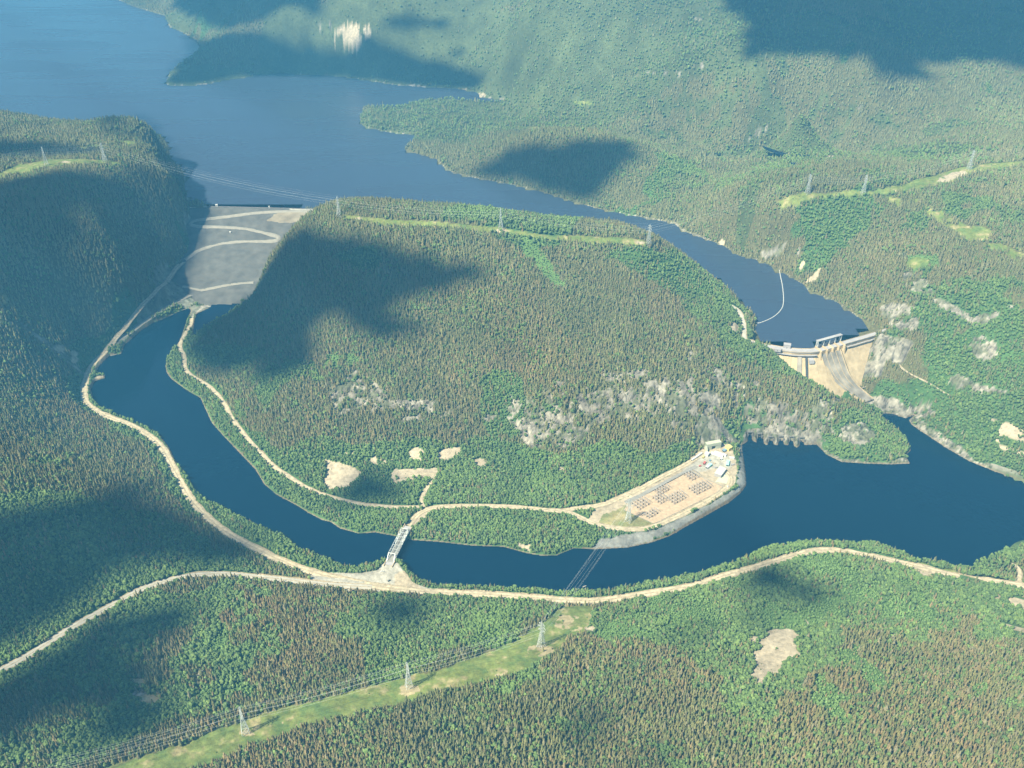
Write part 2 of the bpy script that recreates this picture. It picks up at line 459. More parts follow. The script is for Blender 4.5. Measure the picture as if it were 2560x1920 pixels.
def ground_mat():
    m, nt, b = new_mat('ground')
    at = nt.nodes.new('ShaderNodeAttribute'); at.attribute_name = 'cover'
    geo = nt.nodes.new('ShaderNodeNewGeometry')
    n1 = nt.nodes.new('ShaderNodeTexNoise'); n1.inputs['Scale'].default_value = 0.13; n1.inputs['Detail'].default_value = 8; n1.inputs['Roughness'].default_value = 0.7
    n2 = nt.nodes.new('ShaderNodeTexNoise'); n2.inputs['Scale'].default_value = 0.012; n2.inputs['Detail'].default_value = 5
    for n in (n1, n2): nt.links.new(geo.outputs['Position'], n.inputs['Vector'])
    a = nt.nodes.new('ShaderNodeMapRange'); a.inputs[1].default_value = .3; a.inputs[2].default_value = .7; a.inputs[3].default_value = .62; a.inputs[4].default_value = 1.38
    c = nt.nodes.new('ShaderNodeMapRange'); c.inputs[1].default_value = .3; c.inputs[2].default_value = .7; c.inputs[3].default_value = .85; c.inputs[4].default_value = 1.15
    nt.links.new(n1.outputs[0], a.inputs[0]); nt.links.new(n2.outputs[0], c.inputs[0])
    mu = nt.nodes.new('ShaderNodeMath'); mu.operation = 'MULTIPLY'
    nt.links.new(a.outputs[0], mu.inputs[0]); nt.links.new(c.outputs[0], mu.inputs[1])
    v = nt.nodes.new('ShaderNodeVectorMath'); v.operation = 'SCALE'
    nt.links.new(at.outputs['Color'], v.inputs[0]); nt.links.new(mu.outputs[0], v.inputs['Scale'])
    nt.links.new(v.outputs[0], b.inputs['Base Color'])
    bp = nt.nodes.new('ShaderNodeBump'); bp.inputs['Distance'].default_value = 2.2; bp.inputs['Strength'].default_value = 0.7
    nt.links.new(n1.outputs[0], bp.inputs['Height']); nt.links.new(bp.outputs[0], b.inputs['Normal'])
    b.inputs['Roughness'].default_value = 0.95; b.inputs['Specular IOR Level'].default_value = 0.1
    return m
def leaf_mat(name):
    m, nt, b = new_mat(name)
    at = nt.nodes.new('ShaderNodeAttribute'); at.attribute_type = 'INSTANCER'; at.attribute_name = 'tint'
    geo = nt.nodes.new('ShaderNodeNewGeometry')
    n1 = nt.nodes.new('ShaderNodeTexNoise'); n1.inputs['Scale'].default_value = 0.55; n1.inputs['Detail'].default_value = 3
    nt.links.new(geo.outputs['Position'], n1.inputs['Vector'])
    a = nt.nodes.new('ShaderNodeMapRange'); a.inputs[1].default_value = .3; a.inputs[2].default_value = .7; a.inputs[3].default_value = .7; a.inputs[4].default_value = 1.3
    nt.links.new(n1.outputs[0], a.inputs[0])
    v = nt.nodes.new('ShaderNodeVectorMath'); v.operation = 'SCALE'
    nt.links.new(at.outputs['Color'], v.inputs[0]); nt.links.new(a.outputs[0], v.inputs['Scale'])
    nt.links.new(v.outputs[0], b.inputs['Base Color'])
    b.inputs['Roughness'].default_value = 0.9; b.inputs['Specular IOR Level'].default_value = 0.15
    return m
def water_mat(name, base, rough=0.22, wave=0.12, spec=0.4):
    m, nt, b = new_mat(name)
    geo = nt.nodes.new('ShaderNodeNewGeometry')
    n1 = nt.nodes.new('ShaderNodeTexNoise'); n1.inputs['Scale'].default_value = 0.11; n1.inputs['Detail'].default_value = 5
    n2 = nt.nodes.new('ShaderNodeTexNoise'); n2.inputs['Scale'].default_value = 0.004; n2.inputs['Detail'].default_value = 6; n2.inputs['Distortion'].default_value = 0.6
    mp = nt.nodes.new('ShaderNodeMapping'); mp.inputs['Scale'].default_value = (0.5, 2.4, 1); mp.inputs['Rotation'].default_value = (0, 0, 0.25)
    nt.links.new(geo.outputs['Position'], mp.inputs[0])
    nt.links.new(geo.outputs['Position'], n1.inputs['Vector']); nt.links.new(mp.outputs[0], n2.inputs['Vector'])
    bp = nt.nodes.new('ShaderNodeBump'); bp.inputs['Distance'].default_value = 1.0; bp.inputs['Strength'].default_value = wave
    nt.links.new(n1.outputs[0], bp.inputs['Height']); nt.links.new(bp.outputs[0], b.inputs['Normal'])
    a = nt.nodes.new('ShaderNodeMapRange'); a.inputs[1].default_value = .38; a.inputs[2].default_value = .62; a.inputs[3].default_value = rough*0.75; a.inputs[4].default_value = rough*1.35
    nt.links.new(n2.outputs[0], a.inputs[0]); nt.links.new(a.outputs[0], b.inputs['Roughness'])
    b.inputs['Base Color'].default_value = (*base, 1)
    b.inputs['IOR'].default_value = 1.33; b.inputs['Specular IOR Level'].default_value = spec
    return m

M_GROUND = ground_mat()
M_NEEDLE = leaf_mat('needles'); M_LEAF = leaf_mat('broad_leaves')
M_RIVER = water_mat('river_water', (0.0003, 0.010, 0.026), 0.09, 0.22)
M_LAKE = water_mat('lake_water', (0.034, 0.048, 0.080), 0.24, 0.16)
M_CONC = simple('pale_concrete', (0.44, 0.345, 0.215), 0.9, 0.22, 0.09)
M_CONC_G = simple('grey_concrete', (0.33, 0.315, 0.32), 0.9, 0.10, 0.1)
M_CHUTE = simple('stained_concrete', (0.24, 0.215, 0.18), 0.8, 0.45, 0.05)
M_STEEL = simple('galvanised_steel', (0.50, 0.53, 0.52), 0.5, 0.06, 0.5, metal=0.3)
M_WHITE = simple('white_paint', (0.50, 0.50, 0.48), 0.5, 0.04, 0.5)
M_DARK = simple('dark_metal', (0.05, 0.055, 0.06), 0.6, 0.1, 0.5)
M_SAND = simple('sand_gravel', (0.40, 0.34, 0.235), 0.95, 0.32, 0.16)
M_GRAVEL = simple('grey_gravel', (0.36, 0.34, 0.29), 0.95, 0.16, 0.12)
M_SAND2 = simple('brown_shoulder_gravel', (0.30, 0.245, 0.165), 0.95, 0.4, 0.3)
M_PALE = simple('pale_gravel', (0.26, 0.245, 0.21), 0.95, 0.12, 0.12)
M_ASPH = simple('worn_asphalt', (0.24, 0.23, 0.21), 0.9, 0.12, 0.15)
M_RIPRAP = simple('rockfill', (0.098, 0.097, 0.090), 0.95, 0.26, 0.05, bump=0.9)  # kept dark: cloud shade over the dam is put into this colour
M_WIRE = simple('aluminium_wire', (0.52, 0.55, 0.54), 0.7, 0.02, 0.5)
# ------------------------------------------------------------------ rockfill dam frame
def unit(v): v = np.array(v, float); return v/np.linalg.norm(v)
RA = np.array(at_z(472, 517, 98.0)); RB = np.array(at_z(793, 525, 98.0))
RD = unit(RB-RA); RN = np.array([RD[1], -RD[0]])         # RN points downstream
if RN[1] > 0: RN = -RN
RLEN = float(np.linalg.norm(RB-RA))
def rf_z(s):
    return np.interp(s, [-60, -5, 5, 120, 246, 262, 330, 350], [70, 98, 98, 55, 16, 15, 1.5, -6])
def rf_surf(x, y):
    u = (x-RA[0])*RD[0] + (y-RA[1])*RD[1]; s = (x-RA[0])*RN[0] + (y-RA[1])*RN[1]
    return rf_z(s), u, s
def rf_hit(px, py):
    d = ray(px, py); t = np.arange(600, 5000, 2.0)
    x = d[0]*t; y = d[1]*t; z = CAM_Z + d[2]*t
    g, u, s = rf_surf(x, y)
    k = np.nonzero((z <= g) & (s < 349) & (s > -20))[0]
    k = k[0] if len(k) else len(t)-1
    return (x[k], y[k])
RF_CUT = np.array([rf_hit(*p) for p in [(474,519),(474,545),(463,562),(471,601),(469,632),(446,668),(425,700),(463,728),(492,758),
        (528,766),(560,757),(620,752),(655,722),(680,690),(704,640),(738,600),(776,560),(812,530)]])
# ------------------------------------------------------------------ concrete dam frame
GP = np.array([at_z(x, y, 98.0) for x, y in [(1868,853),(1888,860),(1920,867),(1955,873),(1985,877),(2010,878),(2030,878),(2048,875),(2083,865),(2118,855),(2160,843),(2200,831),(2222,824)]])
def resample(P, step, smooth=0):
    P = np.asarray(P, float)
    if smooth:
        for _ in range(smooth):
            Q = [P[0]]
            for a, b in zip(P[:-1], P[1:]): Q += [a*.75+b*.25, a*.25+b*.75]
            Q.append(P[-1]); P = np.array(Q)
    seg = np.hypot(*(P[1:, :2]-P[:-1, :2]).T); cu = np.concatenate([[0], np.cumsum(seg)])
    n = max(2, int(cu[-1]/step)+1); t = np.linspace(0, cu[-1], n)
    return np.stack([np.interp(t, cu, P[:, k]) for k in range(P.shape[1])], 1)
GC = resample(GP, 4.0, 2)
_t = np.gradient(GC, axis=0); _t /= np.linalg.norm(_t, axis=1)[:, None]
GNv = np.stack([_t[:, 1], -_t[:, 0]], 1)
for _ in range(6): GNv[1:-1] = (GNv[:-2]+GNv[1:-1]*2+GNv[2:])/4
GNv /= np.linalg.norm(GNv, axis=1)[:, None]
GCU = np.concatenate([[0], np.cumsum(np.linalg.norm(GC[1:]-GC[:-1], axis=1))])
def gpos(u, s):
    """u metres along the crest, s metres downstream of its middle line"""
    c = np.array([np.interp(u, GCU, GC[:, 0]), np.interp(u, GCU, GC[:, 1])])
    n = np.array([np.interp(u, GCU, GNv[:, 0]), np.interp(u, GCU, GNv[:, 1])]); n /= np.linalg.norm(n)
    return c + n*s
def g_u(px, py, z=98.0):
    p = np.array(at_z(px, py, z)); return GCU[np.argmin(np.linalg.norm(GC-p, axis=1))]
def g_z(s): return np.interp(s, [-30, -5, 5, 5.2, 85], [0, 98, 98, 90, -12])
def g_surf(x, y):
    b = np.full(x.shape, 1e9); ss = np.zeros(x.shape); uu = np.zeros(x.shape)
    for i in range(len(GC)):
        dx = x-GC[i, 0]; dy = y-GC[i, 1]
        al = np.abs(-dx*GNv[i, 1] + dy*GNv[i, 0]); s = dx*GNv[i, 0] + dy*GNv[i, 1]
        m = (al < b) & (s > -40) & (s < 110); b = np.where(m, al, b); ss = np.where(m, s, ss); uu = np.where(m, GCU[i], uu)
    ss = np.where(b < 8, ss, 300.0)
    return g_z(ss), uu, ss
G_CUT = np.array([at_z(*p) for p in [(1890,868,92),(1925,888,86),(1960,908,80),(2000,933,68),(2050,962,50),(2085,988,28),(2105,1000,12),(2140,980,12),(2134,943,40),
        (2160,890,74),(2184,848,96),(2192,836,98),(2118,856,98),(2048,872,98),(1990,872,98),(1920,862,98)]])
_height0 = height
CHL = []
def height(x, y, roads=True, fine=True):
    z = _height0(x, y, roads, fine); shp = z.shape
    x = np.asarray(x, float).ravel(); y = np.asarray(y, float).ravel(); z = z.ravel()
    for P, surf, fo, dz in ((RF_CUT, rf_surf, 16.0, 2.5), (G_CUT, g_surf, 5.0, 2.0)):
        idx = np.nonzero((x > P[:, 0].min()-fo) & (x < P[:, 0].max()+fo) & (y > P[:, 1].min()-fo) & (y < P[:, 1].max()+fo))[0]
        if not len(idx): continue
        X = x[idx]; Y = y[idx]; g = surf(X, Y)[0]
        ins = inpoly(P, X, Y); d = segdist(P, X, Y)
        w = 1 - sstep(0, fo, d)
        zz = z[idx]
        zz = np.where(ins, np.minimum(zz, g-dz*sstep(0, 6, d)-0.3), zz*(1-w*.9) + (g+0.4)*w*.9 if fo > 10 else np.maximum(zz, (g+.3)*w + zz*(1-w)))
        z[idx] = zz
    if CHL:
        P = CHL[0]; idx = np.nonzero((x > P[:, 0].min()-40) & (x < P[:, 0].max()+40) & (y > P[:, 1].min()-40) & (y < P[:, 1].max()+40))[0]
        if len(idx):
            d, hh = segdist(P[:, :2], x[idx], y[idx], closed=False, zz=P[:, 2], lim=60)
            z[idx] = np.where(d < 26, np.minimum(z[idx], hh-2.2+np.clip(d-13, 0, 20)*.9), z[idx])
    return z.reshape(shp)
make_raster()

# ------------------------------------------------------------------ roads
ROAD_SPECS = []
def road(name, pts, width, mat, z=None, sm=1):
    P = []
    for p in pts:
        if len(p) == 3: P.append((*at_z(*p), p[2]))
        else: P.append(tuple(land(*p)))
    P = resample(np.array(P), 7.0, sm)
    if z is not None: P[:, 2] = z
    else:
        P[:, 2] = bil(HR, P[:, 0], P[:, 1], GX0, GY0+100, MS)
        k = 9; pad = np.concatenate([[P[0, 2]]*k, P[:, 2], [P[-1, 2]]*k])
        P[:, 2] = np.convolve(pad, np.ones(2*k+1)/(2*k+1), 'valid')
        P[:, 2] = np.maximum(P[:, 2], 1.5)
    ROADS.append((P[:, :2].copy(), P[:, 2].copy(), width))
    ROAD_SPECS.append((name, P, width, mat))
    return P
road('valley_road', [(467,640),(435,675),(389,729),(342,784),(307,823),(280,858),(257,889),(233,908),(218,932),(210,963),(209,998),(229,1021),
    (264,1040),(319,1060),(350,1075),(381,1095),(404,1118),(424,1153),(447,1196),(467,1235),(490,1266),(537,1311),(583,1342),(642,1373),
    (700,1401),(758,1424),(816,1440),(870,1452),(930,1464),(1000,1474),(1083,1481),(1200,1485),(1317,1493),(1433,1502),(1511,1501),(1589,1489),(1710,1468),
    (1739,1463),(1817,1438),(1894,1417),(1972,1392),(2030,1377),(2089,1375),(2167,1387),(2225,1401),(2283,1414),(2361,1434),
    (2419,1447),(2478,1453),(2560,1465),(2720,1484)], 11.5, M_SAND, sm=1)
road('side_road', [(-140,1765),(0,1680),(47,1653),(97,1622),(156,1583),(214,1548),(272,1517),(350,1474),(408,1453),(486,1438),(564,1435),(642,1442),
    (719,1450),(797,1458),(860,1466),(930,1468)], 10.5, M_GRAVEL)
road('toe_road', [(290,850),(323,834),(350,815),(389,784),(428,761),(467,743),(502,727)], 10.0, M_PALE)
road('river_path', [(480,796),(478,811),(459,842),(448,869),(462,889),(460,916),(471,935),(494,949),(521,963),(544,986),(564,1013),(583,1052),
    (614,1091),(653,1134),(692,1173),(723,1192),(758,1215),(797,1234),(860,1251),(889,1258),(928,1264),(1006,1268),(1048,1268)], 7.5, M_SAND)
road('plant_road', [(1021,1314),(1030,1300),(1043,1287),(1062,1275),(1090,1268),(1122,1265),(1200,1265),(1278,1267),(1355,1273),(1414,1280),(1440,1290),
    (1473,1303),(1505,1314),(1549,1323),(1592,1324),(1624,1320),(1679,1299),(1744,1266),(1787,1242),(1822,1216),(1828,1199),(1818,1182),(1803,1172)], 9.0, M_SAND)
road('yard_upper_road', [(1400,1279),(1440,1272),(1505,1262),(1548,1245),(1592,1226),(1650,1194),(1700,1170),(1740,1145)], 9.0, M_SAND)
road('yard_inner_road', [(1562,1256),(1614,1233),(1679,1198),(1741,1165)], 6.0, M_ASPH)
road('pit_path', [(1060,1268),(1052,1254),(1062,1227),(1079,1204),(1087,1184),(1060,1183),(1020,1190)], 6.0, M_SAND)
road('crest_approach', [(1828,761),(1842,772),(1852,785),(1859,807),(1861,825),(1860,845),(1880,857)], 8.0, M_GRAVEL)
road('hillside_path', [(2248,897),(2264,924),(2287,951),(2322,970),(2376,984)], 5.0, M_SAND)
road('quarry_path', [(2545,1463),(2550,1440),(2545,1420),(2528,1412)], 6.0, M_SAND)

# chute and apron bed of the concrete dam (left and right edges traced)
def g_hit(px, py):
    d = ray(px, py); t = np.arange(1200, 2400, 1.5); x = d[0]*t; y = d[1]*t; z = CAM_Z + d[2]*t
    g = g_surf(x, y)[0]; k = np.nonzero(z <= g+1.8)[0]; k = k[0] if len(k) else len(t)-1
    return float(z[k])
CHUTE = []
for a_, b_, z_ in [((2052,890),(2100,878),None),((2056,905),(2106,896),None),((2064,926),(2115,922),None),((2076,948),(2125,944),None),((2093,967),(2138,960),None),((2114,984),(2150,974),None),((2160,1008),(2181,1000),12.0)]:
    CHUTE.append((a_, b_, z_ if z_ is not None else (g_hit(*a_)+g_hit(*b_))/2+1.0))
print('chute', [round(c[2]) for c in CHUTE])
_cl = np.array([(*((np.array(at_z(*a, z))+np.array(at_z(*b, z)))/2), z) for a, b, z in CHUTE])
ROADS.append((_cl[4:, :2], _cl[4:, 2]-2.5, 18.0)); CHL.append(_cl)

# ------------------------------------------------------------------ land cover, traced
# (polygon, kind, edge noise m, hole noise threshold)
PATCH = []
def patch(pts, kind, edge=5.0, holes=None, world=False, hs=22.0):
    P = np.array(pts) if world else L(pts)
    PATCH.append((P, kind, edge, holes, hs))
def epatch(cx, cy, rx, ry, kind, edge=4.0, holes=None, tilt=0.0, hs=22.0): patch(ell(cx, cy, rx, ry, 16, tilt), kind, edge, holes, hs=hs)
# broadleaf ground
patch([(430,925),(520,960),(600,1060),(700,1120),(800,1085),(900,1110),(1060,1100),(1200,1105),(1400,1125),(1600,1125),(1745,1105),(1748,1130),
       (1500,1275),(1470,1366),(1300,1380),(1020,1345),(760,1275),(600,1125),(500,990),(416,925)], 'leafy', 14)
epatch(820,905,70,22,'light', 14, -.1); epatch(900,640,60,25,'leafy', 14); epatch(560,890,110,30,'leafy',14)
patch([(1500,640),(1700,640),(1797,705),(1856,770),(1883,855),(2000,928),(2110,990),(2160,1022),(2070,985),(1960,940),(1850,890),(1760,810),(1690,740),(1600,700)], 'leafy', 16)
patch([(1290,590),(1325,600),(1370,650),(1415,700),(1420,718),(1392,712),(1355,680),(1330,650)], 'light', 10)
patch([(1400,1505),(1600,1470),(2000,1372),(2100,1378),(2560,1465),(2560,1575),(2300,1600),(2100,1590),(2050,1680),(1990,1790),(1900,1800),(1800,1720),(1650,1640),(1480,1570)], 'leafy', 45)
patch([(2290,880),(2560,780),(2560,1210),(2400,1140),(2285,1065),(2320,970)], 'leafy', 20)
patch([(2230,775),(2330,700),(2560,690),(2560,790),(2300,860)], 'leafy', 45)
patch([(2040,1115),(2080,1060),(2150,1030),(2230,1050),(2275,1110),(2265,1150),(2110,1150),(2060,1130)], 'leafy', 12)
patch([(2130,600),(2230,560),(2400,640),(2250,690),(2150,720)], 'conifer', 15)
epatch(2330,520,190,34,'leafy',60,-.05,hs=120)
patch([(2260,640),(2330,635),(2350,670),(2290,685)], 'light', 10)
patch([(-50,1240),(300,1250),(430,1290),(560,1350),(700,1430),(500,1440),(350,1470),(150,1590),(-50,1690)], 'leafy', 25)
patch([(-50,1700),(200,1560),(420,1460),(800,1470),(760,1560),(650,1660),(520,1790),(330,1880),(100,1950),(-50,1950)], 'leafy', 35, -0.12, hs=110)
patch([(860,1480),(1400,1500),(1250,1600),(1000,1640),(860,1600)], 'leafy', 25)
epatch(520,1600,60,28,'light',16,0.0)
epatch(560,1750,70,35,'light',16,0.0); epatch(2480,1750,90,60,'light', 20, 0.0); epatch(1850,1700,60,60,'leafy',15)
epatch(1330,1680,40,25,'leafy',14); epatch(1500,1820,120,40,'leafy',20,0.0); epatch(2350,1420,80,25,'grass',14,0.05)
# far mixed ground
for a in [(1500,260,260,30),(1200,280,160,25),(1750,250,200,25),(1300,150,260,35),(2300,380,200,25),(2100,440,160,20),(1650,330,160,14),(2250,320,220,20),(1100,330,120,30),(2450,500,160,30),(1650,100,150,30),(1750,450,100,20)]:
    epatch(*a, 'meadow', 60, -0.12, hs=160)
patch([(560,1940),(860,1800),(1068,1745),(1240,1700),(1400,1625),(1480,1585),(1620,1640),(1800,1730),(1880,1800),(1980,1800),(2060,1700),(2100,1600),(2300,1600),(2560,1590),(2620,1990),(560,1990)], 'conifer', 60, -.25, hs=70)
epatch(1850,1760,60,50,'leafy',16,-.1); epatch(1700,1900,80,30,'leafy',16,0.0)
patch([(1480,1565),(1700,1480),(2000,1400),(2120,1400),(2380,1465),(2330,1540),(2000,1560),(1850,1600),(1700,1570),(1560,1600)], 'light', 40, -.04, hs=60)
patch([(2080,1640),(2160,1600),(2180,1700),(2120,1800),(2060,1760)], 'light', 25, -.05, hs=50)
# grass under the lines
patch([(1394,1512),(1380,1540),(1345,1562),(1300,1590),(1240,1620),(1200,1640),(1100,1674),(1020,1692),(900,1722),(800,1750),(739,1762),(661,1784),(564,1820),(467,1858),(350,1896),
       (220,1935),(60,1990),(300,2010),(467,1925),(544,1900),(622,1866),(739,1828),(860,1793),(967,1769),(1068,1742),(1161,1718),(1239,1699),(1317,1672),(1355,1648),(1406,1624),(1414,1594),(1456,1585),(1472,1550),(1488,1509)], 'grass', 4)
patch([(860,538),(954,547),(1084,553),(1171,561),(1240,567),(1301,579),(1366,589),(1474,590),(1561,595),(1626,607),(1632,614),(1583,614),(1431,605),(1344,597),(1279,587),(1214,580),(1084,568),(954,562),(906,555),(856,545)], 'grass', 3)
patch([(0,432),(39,412),(117,400),(233,399),(295,406),(310,416),(272,412),(175,412),(97,424),(39,440),(0,452),(-60,470),(-60,450)], 'grass', 3)
patch([(130,372),(180,362),(300,358),(400,364),(470,400),(440,396),(330,372),(200,374),(130,382)], 'grass', 6, 0.0)
patch([(1937,509),(1972,490),(2019,482),(2073,482),(2186,476),(2264,459),(2322,443),(2380,424),(2439,412),(2570,402),(2570,412),(2439,432),(2369,459),(2283,478),(2166,490),(2050,490),(1990,517),(1953,521)], 'grass', 4)
patch([(2190,490),(2290,520),(2420,590),(2560,660),(2560,640),(2430,570),(2310,500),(2200,482)], 'grass', 8, -0.1)
for a in [(1455,258,26,5),(1330,320,20,4),(1230,317,18,3),(2290,660,30,14),(2440,585,40,20)]: epatch(*a, 'grass', 5)
# sand
patch([(812,1147),(850,1160),(880,1165),(903,1180),(890,1200),(860,1222),(830,1227),(808,1212),(815,1180)], 'sand', 3)
epatch(950,1151,34,10,'sand',4,0.0); epatch(1043,1140,22,19,'sand',4,-.1)
patch([(1092,1160),(1097,1128),(1120,1118),(1152,1120),(1150,1135),(1120,1150)], 'sand', 3)
epatch(1198,1158,15,13,'sand',4); epatch(1405,1173,8,5,'sand',2); epatch(1220,1243,14,5,'sand',3,0.1); epatch(865,1128,20,14,'sand',4,0.15)
patch([(975,1192),(985,1173),(1040,1172),(1090,1170),(1098,1185),(1085,1200),(1075,1195),(1015,1204),(990,1210)], 'sand', 3, -.45)
patch([(1890,1660),(1883,1690),(1900,1712),(1925,1690),(1950,1680),(1965,1650),(1998,1640),(1990,1600),(1998,1585),(1965,1570),(1930,1575),(1905,1600),(1893,1625)], 'sand', 5, -.55, hs=8)
epatch(2003,1556,16,12,'sand',4,-.2); epatch(1886,1597,10,10,'sand',3)
epatch(1420,1556,38,22,'dirt',5,-.2); epatch(1476,1570,18,8,'sand',3,-.1); epatch(1608,1595,7,5,'sand',2); epatch(1350,1626,34,14,'dirt',4,-.25); epatch(1023,1724,30,13,'dirt',4,-.2)
epatch(1250,1675,26,14,'dirt',4,.05); epatch(614,1836,20,9,'dirt',4,-.1); epatch(740,1805,30,8,'dirt',4,.1)
epatch(1252,580,24,4,'sand',3,-.3); epatch(1600,606,14,3,'sand',2); epatch(895,546,10,2.5,'sand',2); epatch(165,405,12,2,'sand',2)
epatch(1030,219,32,8,'rock',4); epatch(1160,224,10,3,'sand',2); epatch(1202,239,14,6,'sand',3)
epatch(2385,441,40,9,'sand',5,-.1,-0.3); epatch(2077,392,12,4,'sand',2); epatch(1805,606,9,7,'sand',2); epatch(1838,820,12,12,'sand',3,-.3)
patch([(2007,708),(2030,690),(2052,664),(2047,690),(2030,710)], 'sand', 3); epatch(2003,667,5,14,'sand',3,None,.5)
patch([(2490,1110),(2500,1060),(2515,1055),(2545,1085),(2530,1110),(2512,1120),(2495,1122)], 'sand', 4, -.25)
patch([(2470,1045),(2490,1055),(2500,1062),(2480,1058)], 'sand', 3)
epatch(2545,1504,30,13,'sand',3); epatch(2520,1560,24,12,'sand',3,-.2); epatch(2545,1580,20,12,'sand',2); epatch(2440,1493,22,6,'sand',3,.1); epatch(2460,1525,30,6,'sand',3,.15); epatch(2490,1496,12,5,'sand',3,0.)
epatch(2300,1432,50,8,'sand',3,.15,0,8.); epatch(2290,1465,60,12,'sand',3,.28,0,8.)
patch([(1040,1292),(1060,1272),(1100,1262),(1100,1275),(1070,1290),(1045,1312),(1025,1325),(1005,1318)], 'sand', 2)
patch([(15,800),(30,806),(75,825),(125,855),(160,880),(190,905),(208,925),(200,930),(180,915),(150,892),(120,868),(70,833),(15,807)], 'rock', 3, -.55, hs=10); epatch(188,893,12,16,'sand',3); epatch(150,872,14,8,'sand',3); epatch(45,815,26,6,'rock',3); epatch(252,945,14,5,'sand',2)
patch([(760,1440),(800,1432),(850,1432),(900,1434),(940,1426),(962,1408),(992,1408),(1010,1428),(1030,1456),(1090,1478),(960,1484),(860,1476),(800,1458)], 'gravel', 2)
patch([(985,1440),(1000,1430),(1012,1428),(1030,1455),(1060,1472),(1120,1482),(1010,1482),(990,1462)], 'sand', 2)
patch([(292,884),(272,893),(250,905),(262,912),(290,900),(310,888)], 'gravel', 3)
# bare rock on the hill and around the dam
for a in [(1350,1050,120,35),(1620,1000,130,50),(1080,1015,90,22),(900,985,80,22),(1760,940,60,40),(1290,1010,45,38),(1330,1092,36,20),(1440,1020,75,30),(1570,985,75,36),(1660,955,55,25),(1560,935,55,28),(1700,1035,65,32),(1760,1000,48,40),
          (1850,955,60,28),(1870,1000,45,22),(2020,1040,62,34),(2065,1005,50,22),(870,1000,55,14),(1000,1010,70,13),(1110,1005,60,15),(1120,1030,20,8),(1020,1050,40,10),(880,965,16,22),(1420,1085,60,16),(1500,1060,80,22)]:
    epatch(*a, 'rocky', 22, -0.12, hs=26); epatch(a[0], a[1], a[2]*.8, a[3]*.7, 'rock', 12, 0.10, hs=14)
epatch(1420,1000,190,55,'rocky',24,.08,hs=22)
patch([(1742,1118),(1738,1060),(1755,1030),(1800,1045),(1845,1100),(1838,1112),(1800,1105)], 'rock', 5, -.5)
patch([(1870,1096),(1950,1070),(2040,1070),(2060,1100),(2040,1112),(1870,1104)], 'rock', 6, -.25)
epatch(1960,1040,110,50,'rocky',18,-.1)
patch([(1864,1072),(1960,1062),(2045,1078),(2056,1112),(2048,1120),(1856,1122)], 'rock', 3, -.7)
epatch(2140,1085,46,28,'rock',6,-.35,0,12.); epatch(2245,795,60,28,'rock',8,-.2,.3,14.)
patch([(2186,856),(2202,834),(2285,858),(2262,890),(2215,905),(2205,945),(2140,952),(2160,893)], 'rock', 3, -.6)
patch([(2120,968),(2145,972),(2190,978),(2244,1002),(2275,1025),(2295,1045),(2285,1062),(2262,1048),(2214,1034),(2180,1012),(2150,1000)], 'rock', 4, -.6)
patch([(2275,1010),(2320,1005),(2340,1030),(2330,1070),(2300,1070),(2280,1050)], 'rock', 6, -.1)
patch([(2280,1060),(2330,1070),(2390,1110),(2440,1150),(2500,1165),(2560,1195),(2560,1212),(2478,1176),(2420,1154),(2369,1123),(2322,1092),(2283,1070)], 'rock', 4, -.5)
epatch(2297,712,46,24,'rock',8,-.15,.5,14.); epatch(2380,775,62,12,'rock',5,-.3,.5,14.); epatch(2460,795,44,13,'rock',5,-.3,-.3,14.); epatch(2500,765,35,12,'rock',5,-.1)
epatch(2458,872,38,32,'rock',6,-.4); epatch(2400,955,32,14,'rock',5,-.4,.3); epatch(2460,975,60,8,'rock',5,-.2,.2); epatch(1960,640,62,18,'rock',10,0.05)
epatch(880,88,50,30,'sand',10,-.3,0,26.); epatch(810,70,16,12,'rock',8,-.1); epatch(720,105,30,6,'rock',8,.1)
for a in [(1590,187,7,4),(1625,184,12,5),(1665,183,8,7),(1700,178,12,6),(1730,165,14,5),(1757,163,7,6),(1540,100,9,4),(1745,48,12,5),(1785,58,10,4)]: epatch(*a, 'rock', 5, -.1, hs=20)
epatch(1902,326,17,10,'rock',6,-.2,-.5); epatch(1862,345,20,5,'rock',5,-.1); epatch(2150,275,6,9,'rock',5); epatch(380,522+25,30,40,'rock',8,.1); epatch(470,560,14,30,'rock',6,0.)
epatch(117,1476,13,9,'rock',3,-.2); epatch(375,1653,52,11,'rock',3,.0,-.2,8.); epatch(492,1650,28,8,'rock',3,.02,0,7.); epatch(500,1700,8,32,'rock',3,-.05,.1,7.); epatch(346,1735,18,12,'rock',3,-.2)
epatch(335,1708,34,11,'dirt',3,-.3); epatch(372,1752,28,16,'dirt',3,-.4); epatch(440,1690,7,26,'rock',3,-.1)
epatch(440,700,60,50,'scrub',6,-.3); 
patch([(474,700),(500,705),(630,702),(615,748),(552,758),(492,784),(480,796),(470,775),(440,760)], 'scrub', 4, -.3)
patch([(480,800),(484,785),(530,762),(552,754),(520,752),(500,768)], 'gravel', 3)
patch(YARD, 'sand', 2)
patch([(1700,1178),(1722,1160),(1760,1140),(1800,1132),(1825,1140),(1830,1165),(1815,1175),(1790,1172),(1752,1180),(1730,1172)], 'gravel', 2)
patch([(1497,1310),(1500,1288),(1535,1276),(1560,1262),(1600,1290),(1640,1306),(1620,1318),(1560,1322)], 'olive', 3)
patch([(470,640),(442,668),(395,728),(348,786),(312,838),(290,862),(300,868),(345,820),(400,780),(450,757),(500,742),(505,700),(474,680)], 'scrub', 4, -.6)
